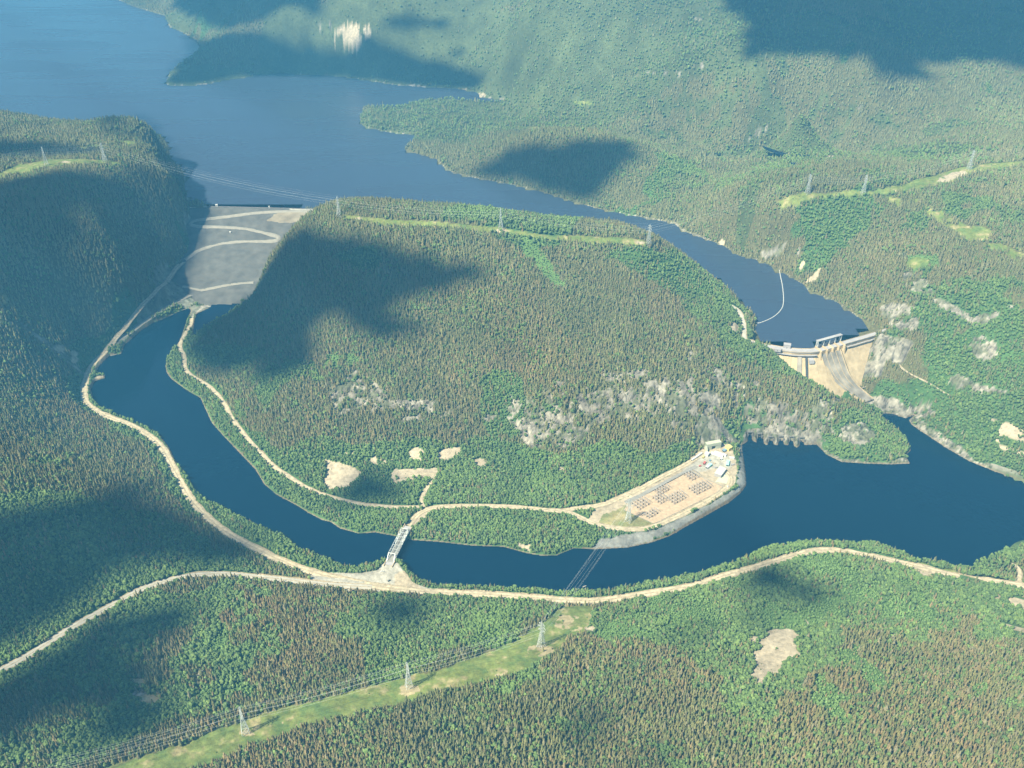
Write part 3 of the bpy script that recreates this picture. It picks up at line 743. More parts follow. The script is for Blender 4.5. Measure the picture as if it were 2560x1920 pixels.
# rubble shore below the yard, pale ledges
patch([(1478,1374),(1497,1346),(1560,1338),(1640,1326),(1740,1280),(1840,1222),(1850,1150),(1848,1112),(1858,1110),(1866,1165),(1868,1215),(1822,1260),(1711,1321),(1592,1368)], 'riprap', 3)
patch([(2045,1111),(2068,1130),(2104,1147),(2167,1152),(2225,1152),(2262,1146),(2262,1136),(2278,1128),(2282,1160),(2167,1164),(2100,1160),(2050,1124)], 'rock', 3)
patch([(2424,1421),(2439,1402),(2474,1386),(2517,1374),(2560,1350),(2640,1338),(2640,1330),(2560,1340),(2510,1366),(2470,1378),(2432,1398)], 'rock', 2)
epatch(1335,1368,30,9,'sand',3,-.05,0,7.); epatch(1300,1362,18,5,'sand',3,.05,0,7.)
patch([(1497,1310),(1500,1290),(1535,1276),(1560,1262),(1600,1290),(1640,1306),(1620,1318),(1560,1324)], 'olive', 3)

KCOL = {'conifer': (0.105,0.100,0.048), 'leafy': (0.060,0.115,0.040), 'light': (0.10,0.17,0.055), 'grass': (0.150,0.180,0.052), 'sand': (0.37,0.31,0.225), 'dirt': (0.33,0.275,0.16),
        'rock': (0.225,0.22,0.19), 'gravel': (0.34,0.32,0.27), 'riprap': (0.195,0.195,0.18), 'scrub': (0.165,0.17,0.135), 'olive': (0.21,0.20,0.09), 'mud': (0.15,0.12,0.08), 'rocky': (0.215,0.208,0.178), 'meadow': (0.074,0.090,0.040)}
KN = list(KCOL); KI = {k: i for i, k in enumerate(KN)}
PAL = np.array([KCOL[k] for k in KN], np.float32)
LEAF_P = np.array([.14, .93, .97, .9, .5, .6, .35, .5, .5, .8, .7, .8, .35, .75])
DENS = np.array([1, 1, .9, .006, .05, .02, .07, .0, .03, .06, .0, .2, .26, .62])
def cover(x, y):
    k = np.zeros(x.shape, np.int16)
    wx = fbm(x, y, 170, 4, 60.0)*110; wy = fbm(x, y, 170, 4, 61.3)*110
    m = fbm(x+wx, y+wy, 240, 4, 5.0)
    dist = np.hypot(x, y)
    k = np.where(m > 0.42, KI['leafy'], k)
    m2 = fbm(x+wx, y+wy, 380, 5, 5.5); k = np.where((y > 2750) & (m2 > -.12), KI['meadow'], k); k = np.where((y > 1900) & (x > 500) & (m2 > .18), KI['meadow'], k)
    n1x = fbm(x, y, 60, 3, 6.0); n1y = fbm(x, y, 60, 3, 7.0); n2x = fbm(x, y, 9, 2, 8.0); n2y = fbm(x, y, 9, 2, 9.0)
    sr = np.minimum(segdist(PR, x, y, lim=80), segdist(PB, x, y, lim=80))
    k = np.where(sr < 38 + 18*n1x, KI['leafy'], k)
    for P, kind, edge, holes, hs in PATCH:
        pad = edge*2.2
        idx = np.nonzero((x > P[:, 0].min()-pad) & (x < P[:, 0].max()+pad) & (y > P[:, 1].min()-pad) & (y < P[:, 1].max()+pad))[0]
        if not len(idx): continue
        big = 1.6*edge if edge > 6 else 0.8*edge
        X = x[idx] + n1x[idx]*big + n2x[idx]*min(edge, 5); Y = y[idx] + n1y[idx]*big + n2y[idx]*min(edge, 5)
        m_ = inpoly(P, X, Y)
        if holes is not None: m_ &= fbm(x[idx], y[idx]*0.8, hs, 4, 11.0, .6) > holes
        k[idx[m_]] = KI[kind]
    # thin pale shore line
    k = np.where((sr < 1.6 + 1.5*n1x), KI['mud'], k)
    s2 = segdist(PRES, x, y, skip=RES_DAM, lim=30)
    k = np.where(s2 < 0.8 + 2.5*n1x, KI['rock'], k)
    return k

# ------------------------------------------------------------------ ground: one sheet from below the camera to the horizon
def sheet_axes():
    az_f = np.linspace(-33.5, 33.5, 1040)
    az_c = np.concatenate([np.linspace(33.5, 180, 38)[1:], np.linspace(-180, -33.5, 38)[1:-1]])
    az = np.radians(np.concatenate([az_f, az_c]))
    r = [60, 160, 260, 360, 450, 520]
    while r[-1] < 6200: r.append(r[-1]*(1.0022 if r[-1] < 2600 else 1.0034))
    while r[-1] < 44000: r.append(r[-1]*1.12)
    return az, np.array(r)
az, rr = sheet_axes()
AZ, RRr = np.meshgrid(az, rr)
TX = (RRr*np.sin(AZ)).ravel(); TY = (RRr*np.cos(AZ)).ravel()
TZ = height(TX, TY)
KT = cover(TX, TY)
colr = PAL[KT].copy()
_v = fbm(TX, TY, 30, 3, 13.0)[:, None]; _v2 = fbm(TX, TY, 300, 3, 14.0)[:, None]
colr *= (1 + .22*_v + .14*_v2)
_g = np.isin(KT, [KI['grass'], KI['olive']]); _s = fbm(TX, TY, 18, 4, 15.0, .65)
colr[_g] = colr[_g]*(1-sstep(.1, .6, _s[_g]))[:, None] + np.array([.30,.255,.13])*sstep(.1, .6, _s[_g])[:, None]
colr[_g] = colr[_g]*(1-.6*sstep(.0, .5, -_s[_g]))[:, None] + np.array([.075,.14,.045])*(.6*sstep(.0, .5, -_s[_g]))[:, None]
_g = np.isin(KT, [KI['rock'], KI['scrub'], KI['riprap'], KI['rocky']]); _s = fbm(TX, TY, 11, 3, 16.0, .7)
colr[_g] *= (1 + np.where(KT == KI['riprap'], .3, .75)*_s)[_g][:, None]
_g = np.isin(KT, [KI['rock'], KI['rocky']]); _w = sstep(.02, .12, fbm(TX, TY, 17, 4, 20.0, .75))[:, None]
colr[_g] = colr[_g]*(1-.7*_w[_g]) + np.array([.075, .095, .045])*.7*_w[_g]
_g = np.isin(KT, [KI['rock'], KI['rocky']]); colr[_g] *= np.array([1.04, .98, .93])
_cr = 1-np.abs(fbm(TX*1.0, TY*.6, 9, 3, 26.0, .6)); _cr = sstep(.88, .97, _cr)
colr[_g] *= (1-.6*_cr[_g])[:, None]
_far = 1 + .28*fbm(TX, TY, 420, 4, 27.0)*sstep(1500, 2600, np.hypot(TX, TY)); colr *= _far[:, None]
_g = np.isin(KT, [KI['meadow']]); _s = fbm(TX, TY, 70, 4, 24.0, .6)[:, None]
colr[_g] = colr[_g]*(1+.35*_s[_g])
_g = np.isin(KT, [KI['conifer'], KI['leafy'], KI['light']])
fd = sstep(2200, 4200, np.hypot(TX, TY))
_s = fbm(TX, TY, 16, 3, 19.0, .7)
colr[_g] *= (1 + .35*_s*fd)[_g][:, None]
# crags stand proud where rock shows
rk = np.isin(KT, [KI['rock']]).astype(float)
rk = np.maximum(rk, .7*np.isin(KT, [KI['rocky']]))
TZ = TZ + rk*((1-2*np.abs(fbm(TX, TY, 26, 4, 17.0, .6)))*4.2-1.5-1.6*_cr)*sstep(3, 12, np.minimum(segdist(PR, TX, TY, lim=20), 20))
rp = np.isin(KT, [KI['riprap'], KI['gravel']]).astype(float)
TZ = TZ + rp*fbm(TX, TY, 4, 2, 18.0)*.25
ground = grid_mesh('ground', np.stack([TX, TY, TZ], 1), len(rr), len(az), M_GROUND, {'cover': colr}, wrap=True)
ground['kind'] = 'structure'

def poly_sheet(name, P, z, mat):
    mb = MB(); mb.poly([(x, y, z) for x, y in P]); o = mb.build(name, mat); o['kind'] = 'structure'
    if o.data.polygons[0].normal.z < 0: o.data.flip_normals()
    return o
# water: broad level sheets, the ground rises out of them at every bank
def ring_sheet(name, P, z, mat, grow=14.0):
    """polygon pushed outwards under the banks, triangulated by a grid clipped to it"""
    x0, x1, y0, y1 = P[:, 0].min()-grow, P[:, 0].max()+grow, P[:, 1].min()-grow, P[:, 1].max()+grow
    st = 12.0 if (x1-x0) < 5000 else 25.0
    xs = np.arange(x0, x1+st, st); ys = np.arange(y0, y1+st, st)
    X, Y = np.meshgrid(xs, ys); X = X.ravel(); Y = Y.ravel()
    k = inpoly(P, X, Y) | (segdist(P, X, Y, lim=40) < grow)
    return X, Y, k, len(ys), len(xs)
X_, Y_, k_, a_, b_ = ring_sheet('river', PR, 0, M_RIVER)
river = grid_mesh('river', np.stack([X_, Y_, 0*X_], 1), a_, b_, M_RIVER, keep=k_); river['kind'] = 'structure'
X_, Y_, k_, a_, b_ = ring_sheet('side_channel', PB, 0, M_RIVER)
bay = grid_mesh('side_channel', np.stack([X_, Y_, 0*X_], 1), a_, b_, M_RIVER, keep=k_); bay['kind'] = 'structure'
# reservoir: keep clear of the dams' downstream side
X_, Y_, k_, a_, b_ = ring_sheet('reservoir', PRES, 94, M_LAKE, 16.0)
_dd = segdist(PRES, X_, Y_, skip=~RES_DAM, lim=60)
k_ &= ~((_dd < 40) & ~inpoly(PRES, X_, Y_))
res = grid_mesh('reservoir', np.stack([X_, Y_, 0*X_+94.0], 1), a_, b_, M_LAKE, keep=k_); res['kind'] = 'structure'

# ponds in the far valley
def pond(pts):
    P = L(pts); P = resample(np.vstack([P, P[:1]]), 12, 2)[:-1]
    zc = float(np.median(height(P[:, 0], P[:, 1], fine=False)))
    mb = MB(); c = P.mean(0)
    Z = height(P[:, 0], P[:, 1])
    mb.v = [(p[0], p[1], max(z, zc)+0.6) for p, z in zip(P, Z)]
    mb.f = [tuple(range(len(P)))]
    o = mb.build('pond', M_RIVER); o['kind'] = 'structure'
    return o
pond([(1900,392),(1960,388),(2030,388),(2036,393),(2018,403),(2008,397),(1960,394),(1910,399)])
pond([(1975,416),(1990,413),(2002,415),(2000,420),(1980,421)])
pond([(1284,333),(1300,331),(1316,334),(1300,337)])
pond([(1702,376),(1735,381),(1810,388),(1812,391),(1730,386),(1702,380)])

# ------------------------------------------------------------------ road ribbons
for name, P, wd, mat in ROAD_SPECS:
    t = np.gradient(P[:, :2], axis=0); t /= np.linalg.norm(t, axis=1)[:, None]; n = np.stack([-t[:, 1], t[:, 0]], 1)
    j1 = fbm(P[:, 0], P[:, 1], 26, 4, 21.0, .7)*.42 + 1; j2 = fbm(P[:, 0], P[:, 1], 26, 4, 22.0, .7)*.42 + 1
    rows = []
    for f in (-.62, -.42, -.07, .07, .42, .62):
        j = j1 if f < 0 else j2
        q = P[:, :2] + n*(f*wd)*(j if abs(f) > .5 else np.ones(len(P)))[:, None]
        z = P[:, 2] + (0.28 if abs(f) < .7 else -.5) + (0.12 if abs(f) < .3 else 0)
        rows.append(np.column_stack([q, z]))
    co = np.stack(rows, 1).reshape(-1, 3)
    co = np.stack(rows[::-1], 1).reshape(-1, 3)
    o = grid_mesh(name if name not in ('valley_road','side_road') else 'road', co, len(P), 6, mat)
    if mat in (M_SAND, M_GRAVEL):
        o.data.materials.append(M_SAND2); o.data.polygons.foreach_set('material_index', np.tile(np.array([1, 0, 1 if wd > 8 else 0, 0, 1]), len(P)-1))
    o['kind'] = 'structure'
# ------------------------------------------------------------------ rockfill dam with its switchback road
us = np.arange(-90, RLEN+150, 3.5)
ss = np.array([-60, -40, -20, -7, -5, 0, 5, 6] + list(np.arange(9, 348, 3.5)))
U, S = np.meshgrid(us, ss)
DX = RA[0]+RD[0]*U+RN[0]*S; DY = RA[1]+RD[1]*U+RN[1]*S
DZ = rf_z(S) + (np.abs(((S/26.0) % 1.0)-.5)*2.2-.55)*sstep(20, 40, S)*sstep(-5, 30, 262-S) + fbm(DX, DY, 9, 3, 31.0)*.7*sstep(6, 14, S) + fbm(DX, DY, 60, 2, 33.0)*1.2*sstep(30, 80, S)
_in = (inpoly(RF_CUT, DX.ravel(), DY.ravel()) | (segdist(RF_CUT, DX.ravel(), DY.ravel(), lim=30) < 9.0)) | ((S.ravel() < 8) & (U.ravel() > -12))
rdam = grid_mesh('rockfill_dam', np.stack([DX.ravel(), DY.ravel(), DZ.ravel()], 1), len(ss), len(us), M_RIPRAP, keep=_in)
_shift = np.array([RA[0]+RD[0]*RLEN/2, RA[1]+RD[1]*RLEN/2, 0.0])
tag(rdam, 'grey rockfill dam with a pale road zigzagging up its face between two dark hills', 'dam')
def rf_ribbon(name, pts, width, mat, lift=.5, parent=rdam, closed=False):
    P = resample(np.array([rf_hit(*p) for p in pts]), 6.0, 2)
    t = np.gradient(P, axis=0); t /= np.linalg.norm(t, axis=1)[:, None]; n = np.stack([-t[:, 1], t[:, 0]], 1)
    zc = rf_surf(P[:, 0], P[:, 1])[0]
    rows = []
    for f in (-.75, -.5, 0, .5, .75):
        q = P + n*f*width; z = rf_surf(q[:, 0], q[:, 1])[0]
        z = z*.55 + zc*.45 + lift + (.25 if f == 0 else 0) if abs(f) < .6 else z-1.5
        rows.append(np.column_stack([q, z]))
    co = np.stack(rows[::-1], 1).reshape(-1, 3)
    return grid_mesh(name, co, len(P), 5, mat) if parent is None else _par(grid_mesh(name, co, len(P), 5, mat), parent)
def _par(o, p): o.parent = p; return o
rf_ribbon('access_road', [(789,529),(740,529),(702,529),(655,531),(615,536),(550,544),(510,548),(490,551),(478,556),(475,560),(482,565),(507,567),(572,568),(626,574),(670,584),(694,591),
    (699,596),(694,601),(676,604),(615,603),(572,606),(529,615),(496,626),(478,638),(462,650)], 8.5, M_PALE, .8)
rf_ribbon('bench_road', [(502,727),(544,718),(583,711),(634,706)], 9.0, M_PALE, .6)
rf_ribbon('bench_road', [(457,716),(475,720),(495,725),(510,726)], 7.0, M_PALE, .5)
_c = rf_ribbon('crest_road', [(474,519),(540,517),(615,518),(690,522),(789,526)], 6.0, M_GRAVEL, .5); _c['label'] = 'pale gravel road along the dam crest'
mb = MB()
for u in np.arange(-6, RLEN+8, 3.0):
    x, y = RA+RD*u-RN*5.5
    mb.box(x-.9, x+.9, y-.6, y+.6, 97.6, 99.1+.2*random.random())
gr = mb.build('guard_blocks', M_CONC_G, rdam); gr['kind'] = 'stuff'
# sunlit patch at the dam's far end, painted as a thin paler sheet
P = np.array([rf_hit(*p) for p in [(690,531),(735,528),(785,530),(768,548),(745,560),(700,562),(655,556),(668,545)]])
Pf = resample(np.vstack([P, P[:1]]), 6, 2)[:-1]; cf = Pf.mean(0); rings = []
M_SUNLIT = simple('sunlit_patch', (.22, .19, .14), .95, .3, .05)
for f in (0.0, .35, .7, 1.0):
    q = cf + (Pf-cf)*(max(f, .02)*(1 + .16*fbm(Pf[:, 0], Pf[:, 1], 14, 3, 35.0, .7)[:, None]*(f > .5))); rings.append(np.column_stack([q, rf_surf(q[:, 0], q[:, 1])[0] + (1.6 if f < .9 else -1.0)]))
sf = grid_mesh('sunlit_patch', np.concatenate(rings), 4, len(Pf), M_SUNLIT, wrap=True); sf.parent = rdam
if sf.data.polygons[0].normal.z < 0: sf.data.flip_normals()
# ------------------------------------------------------------------ small huts on the rockfill dam
def hut(name, x, y, z, w, d, h, rz, wall, roof, label, group=None, slope=.25):
    t = empty(name, (x, y, z), rz); tag(t, label, 'building' if w > 6 else 'hut', group)
    m = MB(); m.box(-w/2, w/2, -d/2, d/2, -1.5, h); m.build('wall', wall, t)
    e = .35; r = MB(); hh = h + slope*d
    r.poly([(-w/2-e, -d/2-e, h-.05), (w/2+e, -d/2-e, h-.05), (w/2+e, 0, hh), (-w/2-e, 0, hh)])
    r.poly([(w/2+e, d/2+e, h-.05), (-w/2-e, d/2+e, h-.05), (-w/2-e, 0, hh), (w/2+e, 0, hh)])
    r.poly([(-w/2-e, -d/2-e, h-.05), (-w/2-e, 0, hh), (-w/2-e, d/2+e, h-.05)]); r.poly([(w/2+e, -d/2-e, h-.05), (w/2+e, d/2+e, h-.05), (w/2+e, 0, hh)])
    r.poly([(-w/2-e, -d/2-e, h-.06), (-w/2-e, d/2+e, h-.06), (w/2+e, d/2+e, h-.06), (w/2+e, -d/2-e, h-.06)])
    r.build('roof', roof, t)
    dm = MB(); dm.box(-.6, .6, -d/2-.08, -d/2-.002, 0, 2.1); dm.build('door', M_DARK, t)
    return t
p = at_z(542, 514.5, 98); hut('gauge_hut', p[0], p[1], 98, 5.5, 4.5, 3.6, 0, M_WHITE, M_WHITE, 'larger white hut on the crest of the grey rockfill dam, near its dark hill end', 'huts on the rockfill dam')
p = at_z(673, 518, 98); hut('gauge_hut', p[0], p[1], 98, 3.4, 3, 2.8, 0, M_WHITE, M_WHITE, 'tiny white hut on the rockfill dam crest above the end of its zigzag road', 'huts on the rockfill dam')
p = rf_hit(576, 583); hut('gauge_hut', p[0], p[1], float(rf_z(rf_surf(np.array([p[0]]), np.array([p[1]]))[2][0])), 4, 3.5, 3.2, 0, M_WHITE, M_WHITE, 'tiny white hut halfway down the rockfill dam inside a road bend', 'huts on the rockfill dam')

# ------------------------------------------------------------------ concrete gravity dam
gd = empty('concrete_dam', (float(GC[len(GC)//2][0]), float(GC[len(GC)//2][1]), 0))
tag(gd, 'pale concrete dam with a gated spillway chute and a curved crest road', 'dam')
GO = np.array([GC[len(GC)//2][0], GC[len(GC)//2][1], 0.0])
def gp3(u, s, z): p = gpos(u, s); return (p[0]-GO[0], p[1]-GO[1], z)
def gmesh(mb, name, mat, parent=gd): return mb.build(name, mat, parent)
UL = g_u(1990, 877); USP0 = g_u(2046, 876); USP1 = g_u(2106, 858); UEND = GCU[-1]
# monoliths: each block of the wall with its open joint
NB = 22
ub = np.linspace(0, UEND, NB+1)
for i in range(NB):
    u0, u1 = ub[i]+.18, ub[i+1]-.18
    m = MB(); prof = [(-5, -8), (-5, 96.9), (5, 96.9), (5.2, 90), (85*.5+2.5, 40.5), (85, -12)]
    k = 3; uu = np.linspace(u0, u1, k+1)
    rings = [[gp3(u, s + .25*((i*7) % 3-1)*(s > 5.1), z) for s, z in prof] for u in uu]
    for a, b in zip(rings[:-1], rings[1:]):
        for q in range(len(prof)-1): m.quad(a[q], b[q], b[q+1], a[q+1])
    m.poly(rings[0][::-1]); m.poly(rings[-1])
    gmesh(m, 'wall_block', M_CONC)
# joint backing (thin dark gaps between blocks)
m = MB(); uu = np.arange(0, UEND, 5.0)
for a, b in zip(uu[:-1], uu[1:]):
    for (s0, z0), (s1, z1) in (((4.2, 96), (4.4, 89)), ((4.4, 89), (84, -12))): m.quad(gp3(a, s0, z0), gp3(b, s0, z0), gp3(b, s1, z1), gp3(a, s1, z1))
gmesh(m, 'joint_lining', M_CHUTE)
# crest deck in two widths, with parapets
def strip(name, u0, u1, s0, s1, z0, z1, mat, step=5.0, parent=gd):
    m = MB(); uu = np.linspace(u0, u1, max(2, int((u1-u0)/step)+1))
    for a, b in zip(uu[:-1], uu[1:]):
        m.hexa([gp3(a, s0, z0), gp3(b, s0, z0), gp3(b, s1, z0), gp3(a, s1, z0), gp3(a, s0, z1), gp3(b, s0, z1), gp3(b, s1, z1), gp3(a, s1, z1)])
    return gmesh(m, name, mat, parent)
strip('crest_deck', 0, USP0-1, -8.5, 6.0, 97.0, 98.2, M_CONC_G)
strip('crest_deck', USP0-1, USP1+1, -5.5, 5.0, 97.05, 98.1, M_CONC_G)
strip('crest_deck', USP1+1, UEND, -5.5, 5.5, 97.0, 98.2, M_CONC_G)
strip('parapet', 2, USP0-2, 5.7, 6.05, 98.2, 99.3, M_CONC); strip('parapet', 2, USP0-2, -8.55, -8.2, 98.2, 99.3, M_CONC)
strip('parapet', USP1+2, UEND, 5.2, 5.55, 98.2, 99.3, M_CONC); strip('parapet', USP1+2, UEND, -5.55, -5.2, 98.2, 99.3, M_CONC)
strip('downstream_walkway', 4, USP0-6, 6.6, 10.0, 92.5, 93.1, M_CONC_G); strip('downstream_walkway', USP1+6, UEND-4, 6.6, 9.2, 92.5, 93.1, M_CONC_G)
# vertical pipe galleries on the left wing face
for px, w, mat in ((1998, 3.6, M_CHUTE), (2015, 1.6, M_DARK)):
    u = g_u(px, 880); m = MB()
    m.hexa([gp3(u-w, 84.5, -14), gp3(u+w, 84.5, -14), gp3(u+w, 87.5, -14), gp3(u-w, 87.5, -14), gp3(u-w, 5.4, 90), gp3(u+w, 5.4, 90), gp3(u+w, 8.0, 90.5), gp3(u-w, 8.0, 90.5)])
    gmesh(m, 'pipe_gallery', mat)
u = g_u(2028, 880); m = MB(); m.hexa([gp3(u-4, 8, 82), gp3(u+4, 8, 82), gp3(u+4, 17, 80), gp3(u-4, 17, 80), gp3(u-4, 6, 88), gp3(u+4, 6, 88), gp3(u+4, 15, 86), gp3(u-4, 15, 86)]); gmesh(m, 'outlet_block', M_CONC_G)
# chute floor and its walls
def bil_edge(f, i):
    (a, b, z) = CHUTE[i]; A = np.array(at_z(*a, z)); B = np.array(at_z(*b, z)); q = A*(1-f)+B*f
    return q, z
def chute_line(f, lift, sub=5, i0=0, i1=None):
    P = [np.append(*bil_edge(f, i)) for i in range(i0, i1 or len(CHUTE))]
    P = resample(np.array(P), 4.0, 2); P[:, 2] += lift
    return P - GO
fl = []
for f in np.linspace(0, 1, 13): fl.append(chute_line(f, 3.2 + .35*math.sin(f*40)))
nmin = min(len(a) for a in fl)
fl = [a[np.linspace(0, len(a)-1, nmin).astype(int)] for a in fl]
co = np.stack(fl, 1).reshape(-1, 3)
ch = grid_mesh('chute_floor', co, nmin, 13, M_CHUTE); ch.parent = gd
if ch.data.polygons[0].normal.z < 0: ch.data.flip_normals()
def chute_wall(f, h, th, mat, name, i0=0, i1=None):
    P = chute_line(f, 0, i0=i0, i1=i1); m = MB()
    t = np.gradient(P[:, :2], axis=0); t /= np.linalg.norm(t, axis=1)[:, None]; n = np.stack([-t[:, 1], t[:, 0]], 1)*th/2
    for i in range(len(P)-1):
        a, b = P[i], P[i+1]; na, nb = n[i], n[i+1]
        m.hexa([(a[0]-na[0], a[1]-na[1], a[2]-6), (b[0]-nb[0], b[1]-nb[1], b[2]-6), (b[0]+nb[0], b[1]+nb[1], b[2]-6), (a[0]+na[0], a[1]+na[1], a[2]-6),
                (a[0]-na[0], a[1]-na[1], a[2]+h), (b[0]-nb[0], b[1]-nb[1], b[2]+h), (b[0]+nb[0], b[1]+nb[1], b[2]+h), (a[0]+na[0], a[1]+na[1], a[2]+h)])
    gmesh(m, name, mat)
chute_wall(0, 5.0, 1.4, M_CONC, 'training_wall'); chute_wall(1, 5.0, 1.4, M_CONC, 'training_wall')
for f in (.25, .5, .75): chute_wall(f, 3.6, 1.1, M_CONC, 'dividing_wall', 0, 6)
# flip lip and cross beam
m = MB(); a = np.append(*bil_edge(-.15, 5))-GO; b = np.append(*bil_edge(1.45, 5))-GO
m.bar(a+[0,0,2.5], b+[0,0,2.5], 1.2); gmesh(m, 'cross_sill', M_CHUTE)
m = MB(); a = np.append(*bil_edge(-.05, 6))-GO; b = np.append(*bil_edge(1.05, 6))-GO
m.bar(a+[0,0,1.5], b+[0,0,1.5], 1.4); gmesh(m, 'end_sill', M_CHUTE)
# spillway piers, gates and hoist bridge
sp = np.linspace(USP0+2, USP1-1, 5)
for i, u in enumerate(sp):
    m = MB(); w = 1.3
    m.hexa([gp3(u-w, -11, 82), gp3(u+w, -11, 82), gp3(u+w, 12, 82), gp3(u-w, 12, 82), gp3(u-w, -11, 101.5), gp3(u+w, -11, 101.5), gp3(u+w, 9, 99), gp3(u-w, 9, 99)])
    gmesh(m, 'spillway_pier', M_CONC)
    m = MB()
    for s_ in (-9.5, -5.2): m.hexa([gp3(u-.8, s_-.7, 101.5), gp3(u+.8, s_-.7, 101.5), gp3(u+.8, s_+.7, 101.5), gp3(u-.8, s_+.7, 101.5), gp3(u-.8, s_-.7, 113.5), gp3(u+.8, s_-.7, 113.5), gp3(u+.8, s_+.7, 113.5), gp3(u-.8, s_+.7, 113.5)])
    m.hexa([gp3(u-.5, -10, 110.5), gp3(u+.5, -10, 110.5), gp3(u+.5, -5, 110.5), gp3(u-.5, -5, 110.5), gp3(u-.5, -10, 112), gp3(u+.5, -10, 112), gp3(u+.5, -5, 112), gp3(u-.5, -5, 112)])
    gmesh(m, 'gantry_leg', M_WHITE)
for i in range(4):
    u0, u1 = sp[i]+1.5, sp[i+1]-1.5
    m = MB(); m.hexa([gp3(u0, -8.5, 84), gp3(u1, -8.5, 84), gp3(u1, -7.6, 84), gp3(u0, -7.6, 84), gp3(u0, -8.5, 105-(i == 3)*7), gp3(u1, -8.5, 105-(i == 3)*7), gp3(u1, -7.6, 105-(i == 3)*7), gp3(u0, -7.6, 105-(i == 3)*7)])
    g = gmesh(m, 'spillway_gate', M_CONC_G)
strip('hoist_deck', sp[0]-2, sp[4]+2, -11.2, -4.2, 113.5, 114.4, M_CONC_G)
strip('hoist_rail', sp[0]-2, sp[3], -4.6, -3.9, 114.4, 115.3, M_WHITE)
# little buildings on the crest
def crest_house(px, py, s, w, d, h, label):
    u = g_u(px, py); p = gpos(u, s); q = gpos(u+2, s); rz = math.atan2(q[1]-p[1], q[0]-p[0])
    return hut('control_house' if h > 5 else 'valve_house', p[0], p[1], 98.2, w, d, h, rz, M_CONC_G, M_CONC_G, label, 'houses on the concrete dam', .04)
crest_house(1965, 874, -9.5, 13, 9, 7.5, 'flat roofed grey block house on the upstream edge of the concrete dam')
crest_house(1945, 874, 7.5, 12, 7, 4.2, 'low pale house on the outer edge of the concrete dam crest')

# floating boom across the reservoir arm
bo = empty('floating_boom', (*at_z(1960, 757, 94.0), 94.0)); tag(bo, 'white floating boom curving across the narrow reservoir arm above the concrete dam', 'boom')
BP = resample(np.array([at_z(x, y, 94.3) for x, y in [(1947,668),(1951,690),(1957,718),(1960,757),(1953,776),(1933,794),(1902,807),(1893,808)]]), 5.0, 2)
bx0 = np.array(bo.location)
fm = None
for i in range(len(BP)-1):
    a, b = BP[i], BP[i+1]; mid = (a+b)/2; an = math.atan2(b[1]-a[1], b[0]-a[0])
    if fm is None:
        m = MB(); m.bar((-2.1, 0, .35), (2.1, 0, .35), .85, 6); f = m.build('float', M_WHITE, bo); fm = f
    else: f = fm.copy(); COL.objects.link(f); f.parent = bo
    f.location = (mid[0]-bx0[0], mid[1]-bx0[1], .1); f.rotation_euler = (0, 0, an)

# ------------------------------------------------------------------ steel truss bridge
BA = np.array([*at_z(975, 1404, 10.6)]); BB = np.array([*at_z(1017, 1321, 10.6)])
bl = float(np.linalg.norm(BB-BA)); brz = math.atan2(BB[1]-BA[1], BB[0]-BA[0])
br = empty('truss_bridge', (BA[0], BA[1], 10.2), brz); tag(br, 'pale steel truss bridge crossing the blue river', 'bridge')
BW, BH, NP = 5.4, 8.5, 8
m = MB(); m.box(0, bl, -BW+.4, BW-.4, -.5, .3); m.build('deck', M_ASPH, br)
dz = bl/NP
for sgn in (-1, 1):
    y = sgn*BW
    m = MB(); m.box(-.5, bl+.5, y-.35, y+.35, -.7, .2); m.build('bottom_chord', M_STEEL, br)
    m = MB(); m.bar((dz, y, BH), (bl-dz, y, BH), .48); m.build('top_chord', M_STEEL, br)
    for i in range(1, NP):
        m = MB(); m.bar((i*dz, y, 0), (i*dz, y, BH), .3); m.build('vertical', M_WHITE, br)
    for i in range(NP):
        m = MB()
        if i == 0: m.bar((0, y, 0), (dz, y, BH), .45)
        elif i == NP-1: m.bar((bl, y, 0), (bl-dz, y, BH), .45)
        elif i < NP/2: m.bar((i*dz, y, BH), ((i+1)*dz, y, 0), .26)
        else: m.bar(((i+1)*dz, y, BH), (i*dz, y, 0), .26)
        m.build('diagonal', M_STEEL, br)
    m = MB(); m.bar((0, sgn*(BW-.8), 1.3), (bl, sgn*(BW-.8), 1.3), .12)
    for i in range(0, int(bl), 3): m.bar((i, sgn*(BW-.8), 0), (i, sgn*(BW-.8), 1.3), .08)
    m.build('railing', M_STEEL, br)
for i in range(1, NP):
    m = MB(); w = .75 if i in (1, NP-1) else .2
    m.box(i*dz-w, i*dz+w, -BW, BW, BH-.2, BH+.45); m.build('portal_beam' if w > .5 else 'cross_strut', M_WHITE if w > .5 else M_STEEL, br)
for x in (-3.0, bl+3.0):
    m = MB(); m.box(x-3, x+3, -BW-1.2, BW+1.2, -12, -.3); m.build('abutment', M_CONC_G, br)
    for sgn in (-1, 1):
        m = MB(); m.box(x-7, x+7, sgn*(BW+1.2)-.5, sgn*(BW+1.2)+.5, -7, .8); m.build('wing_wall', M_CONC, br)

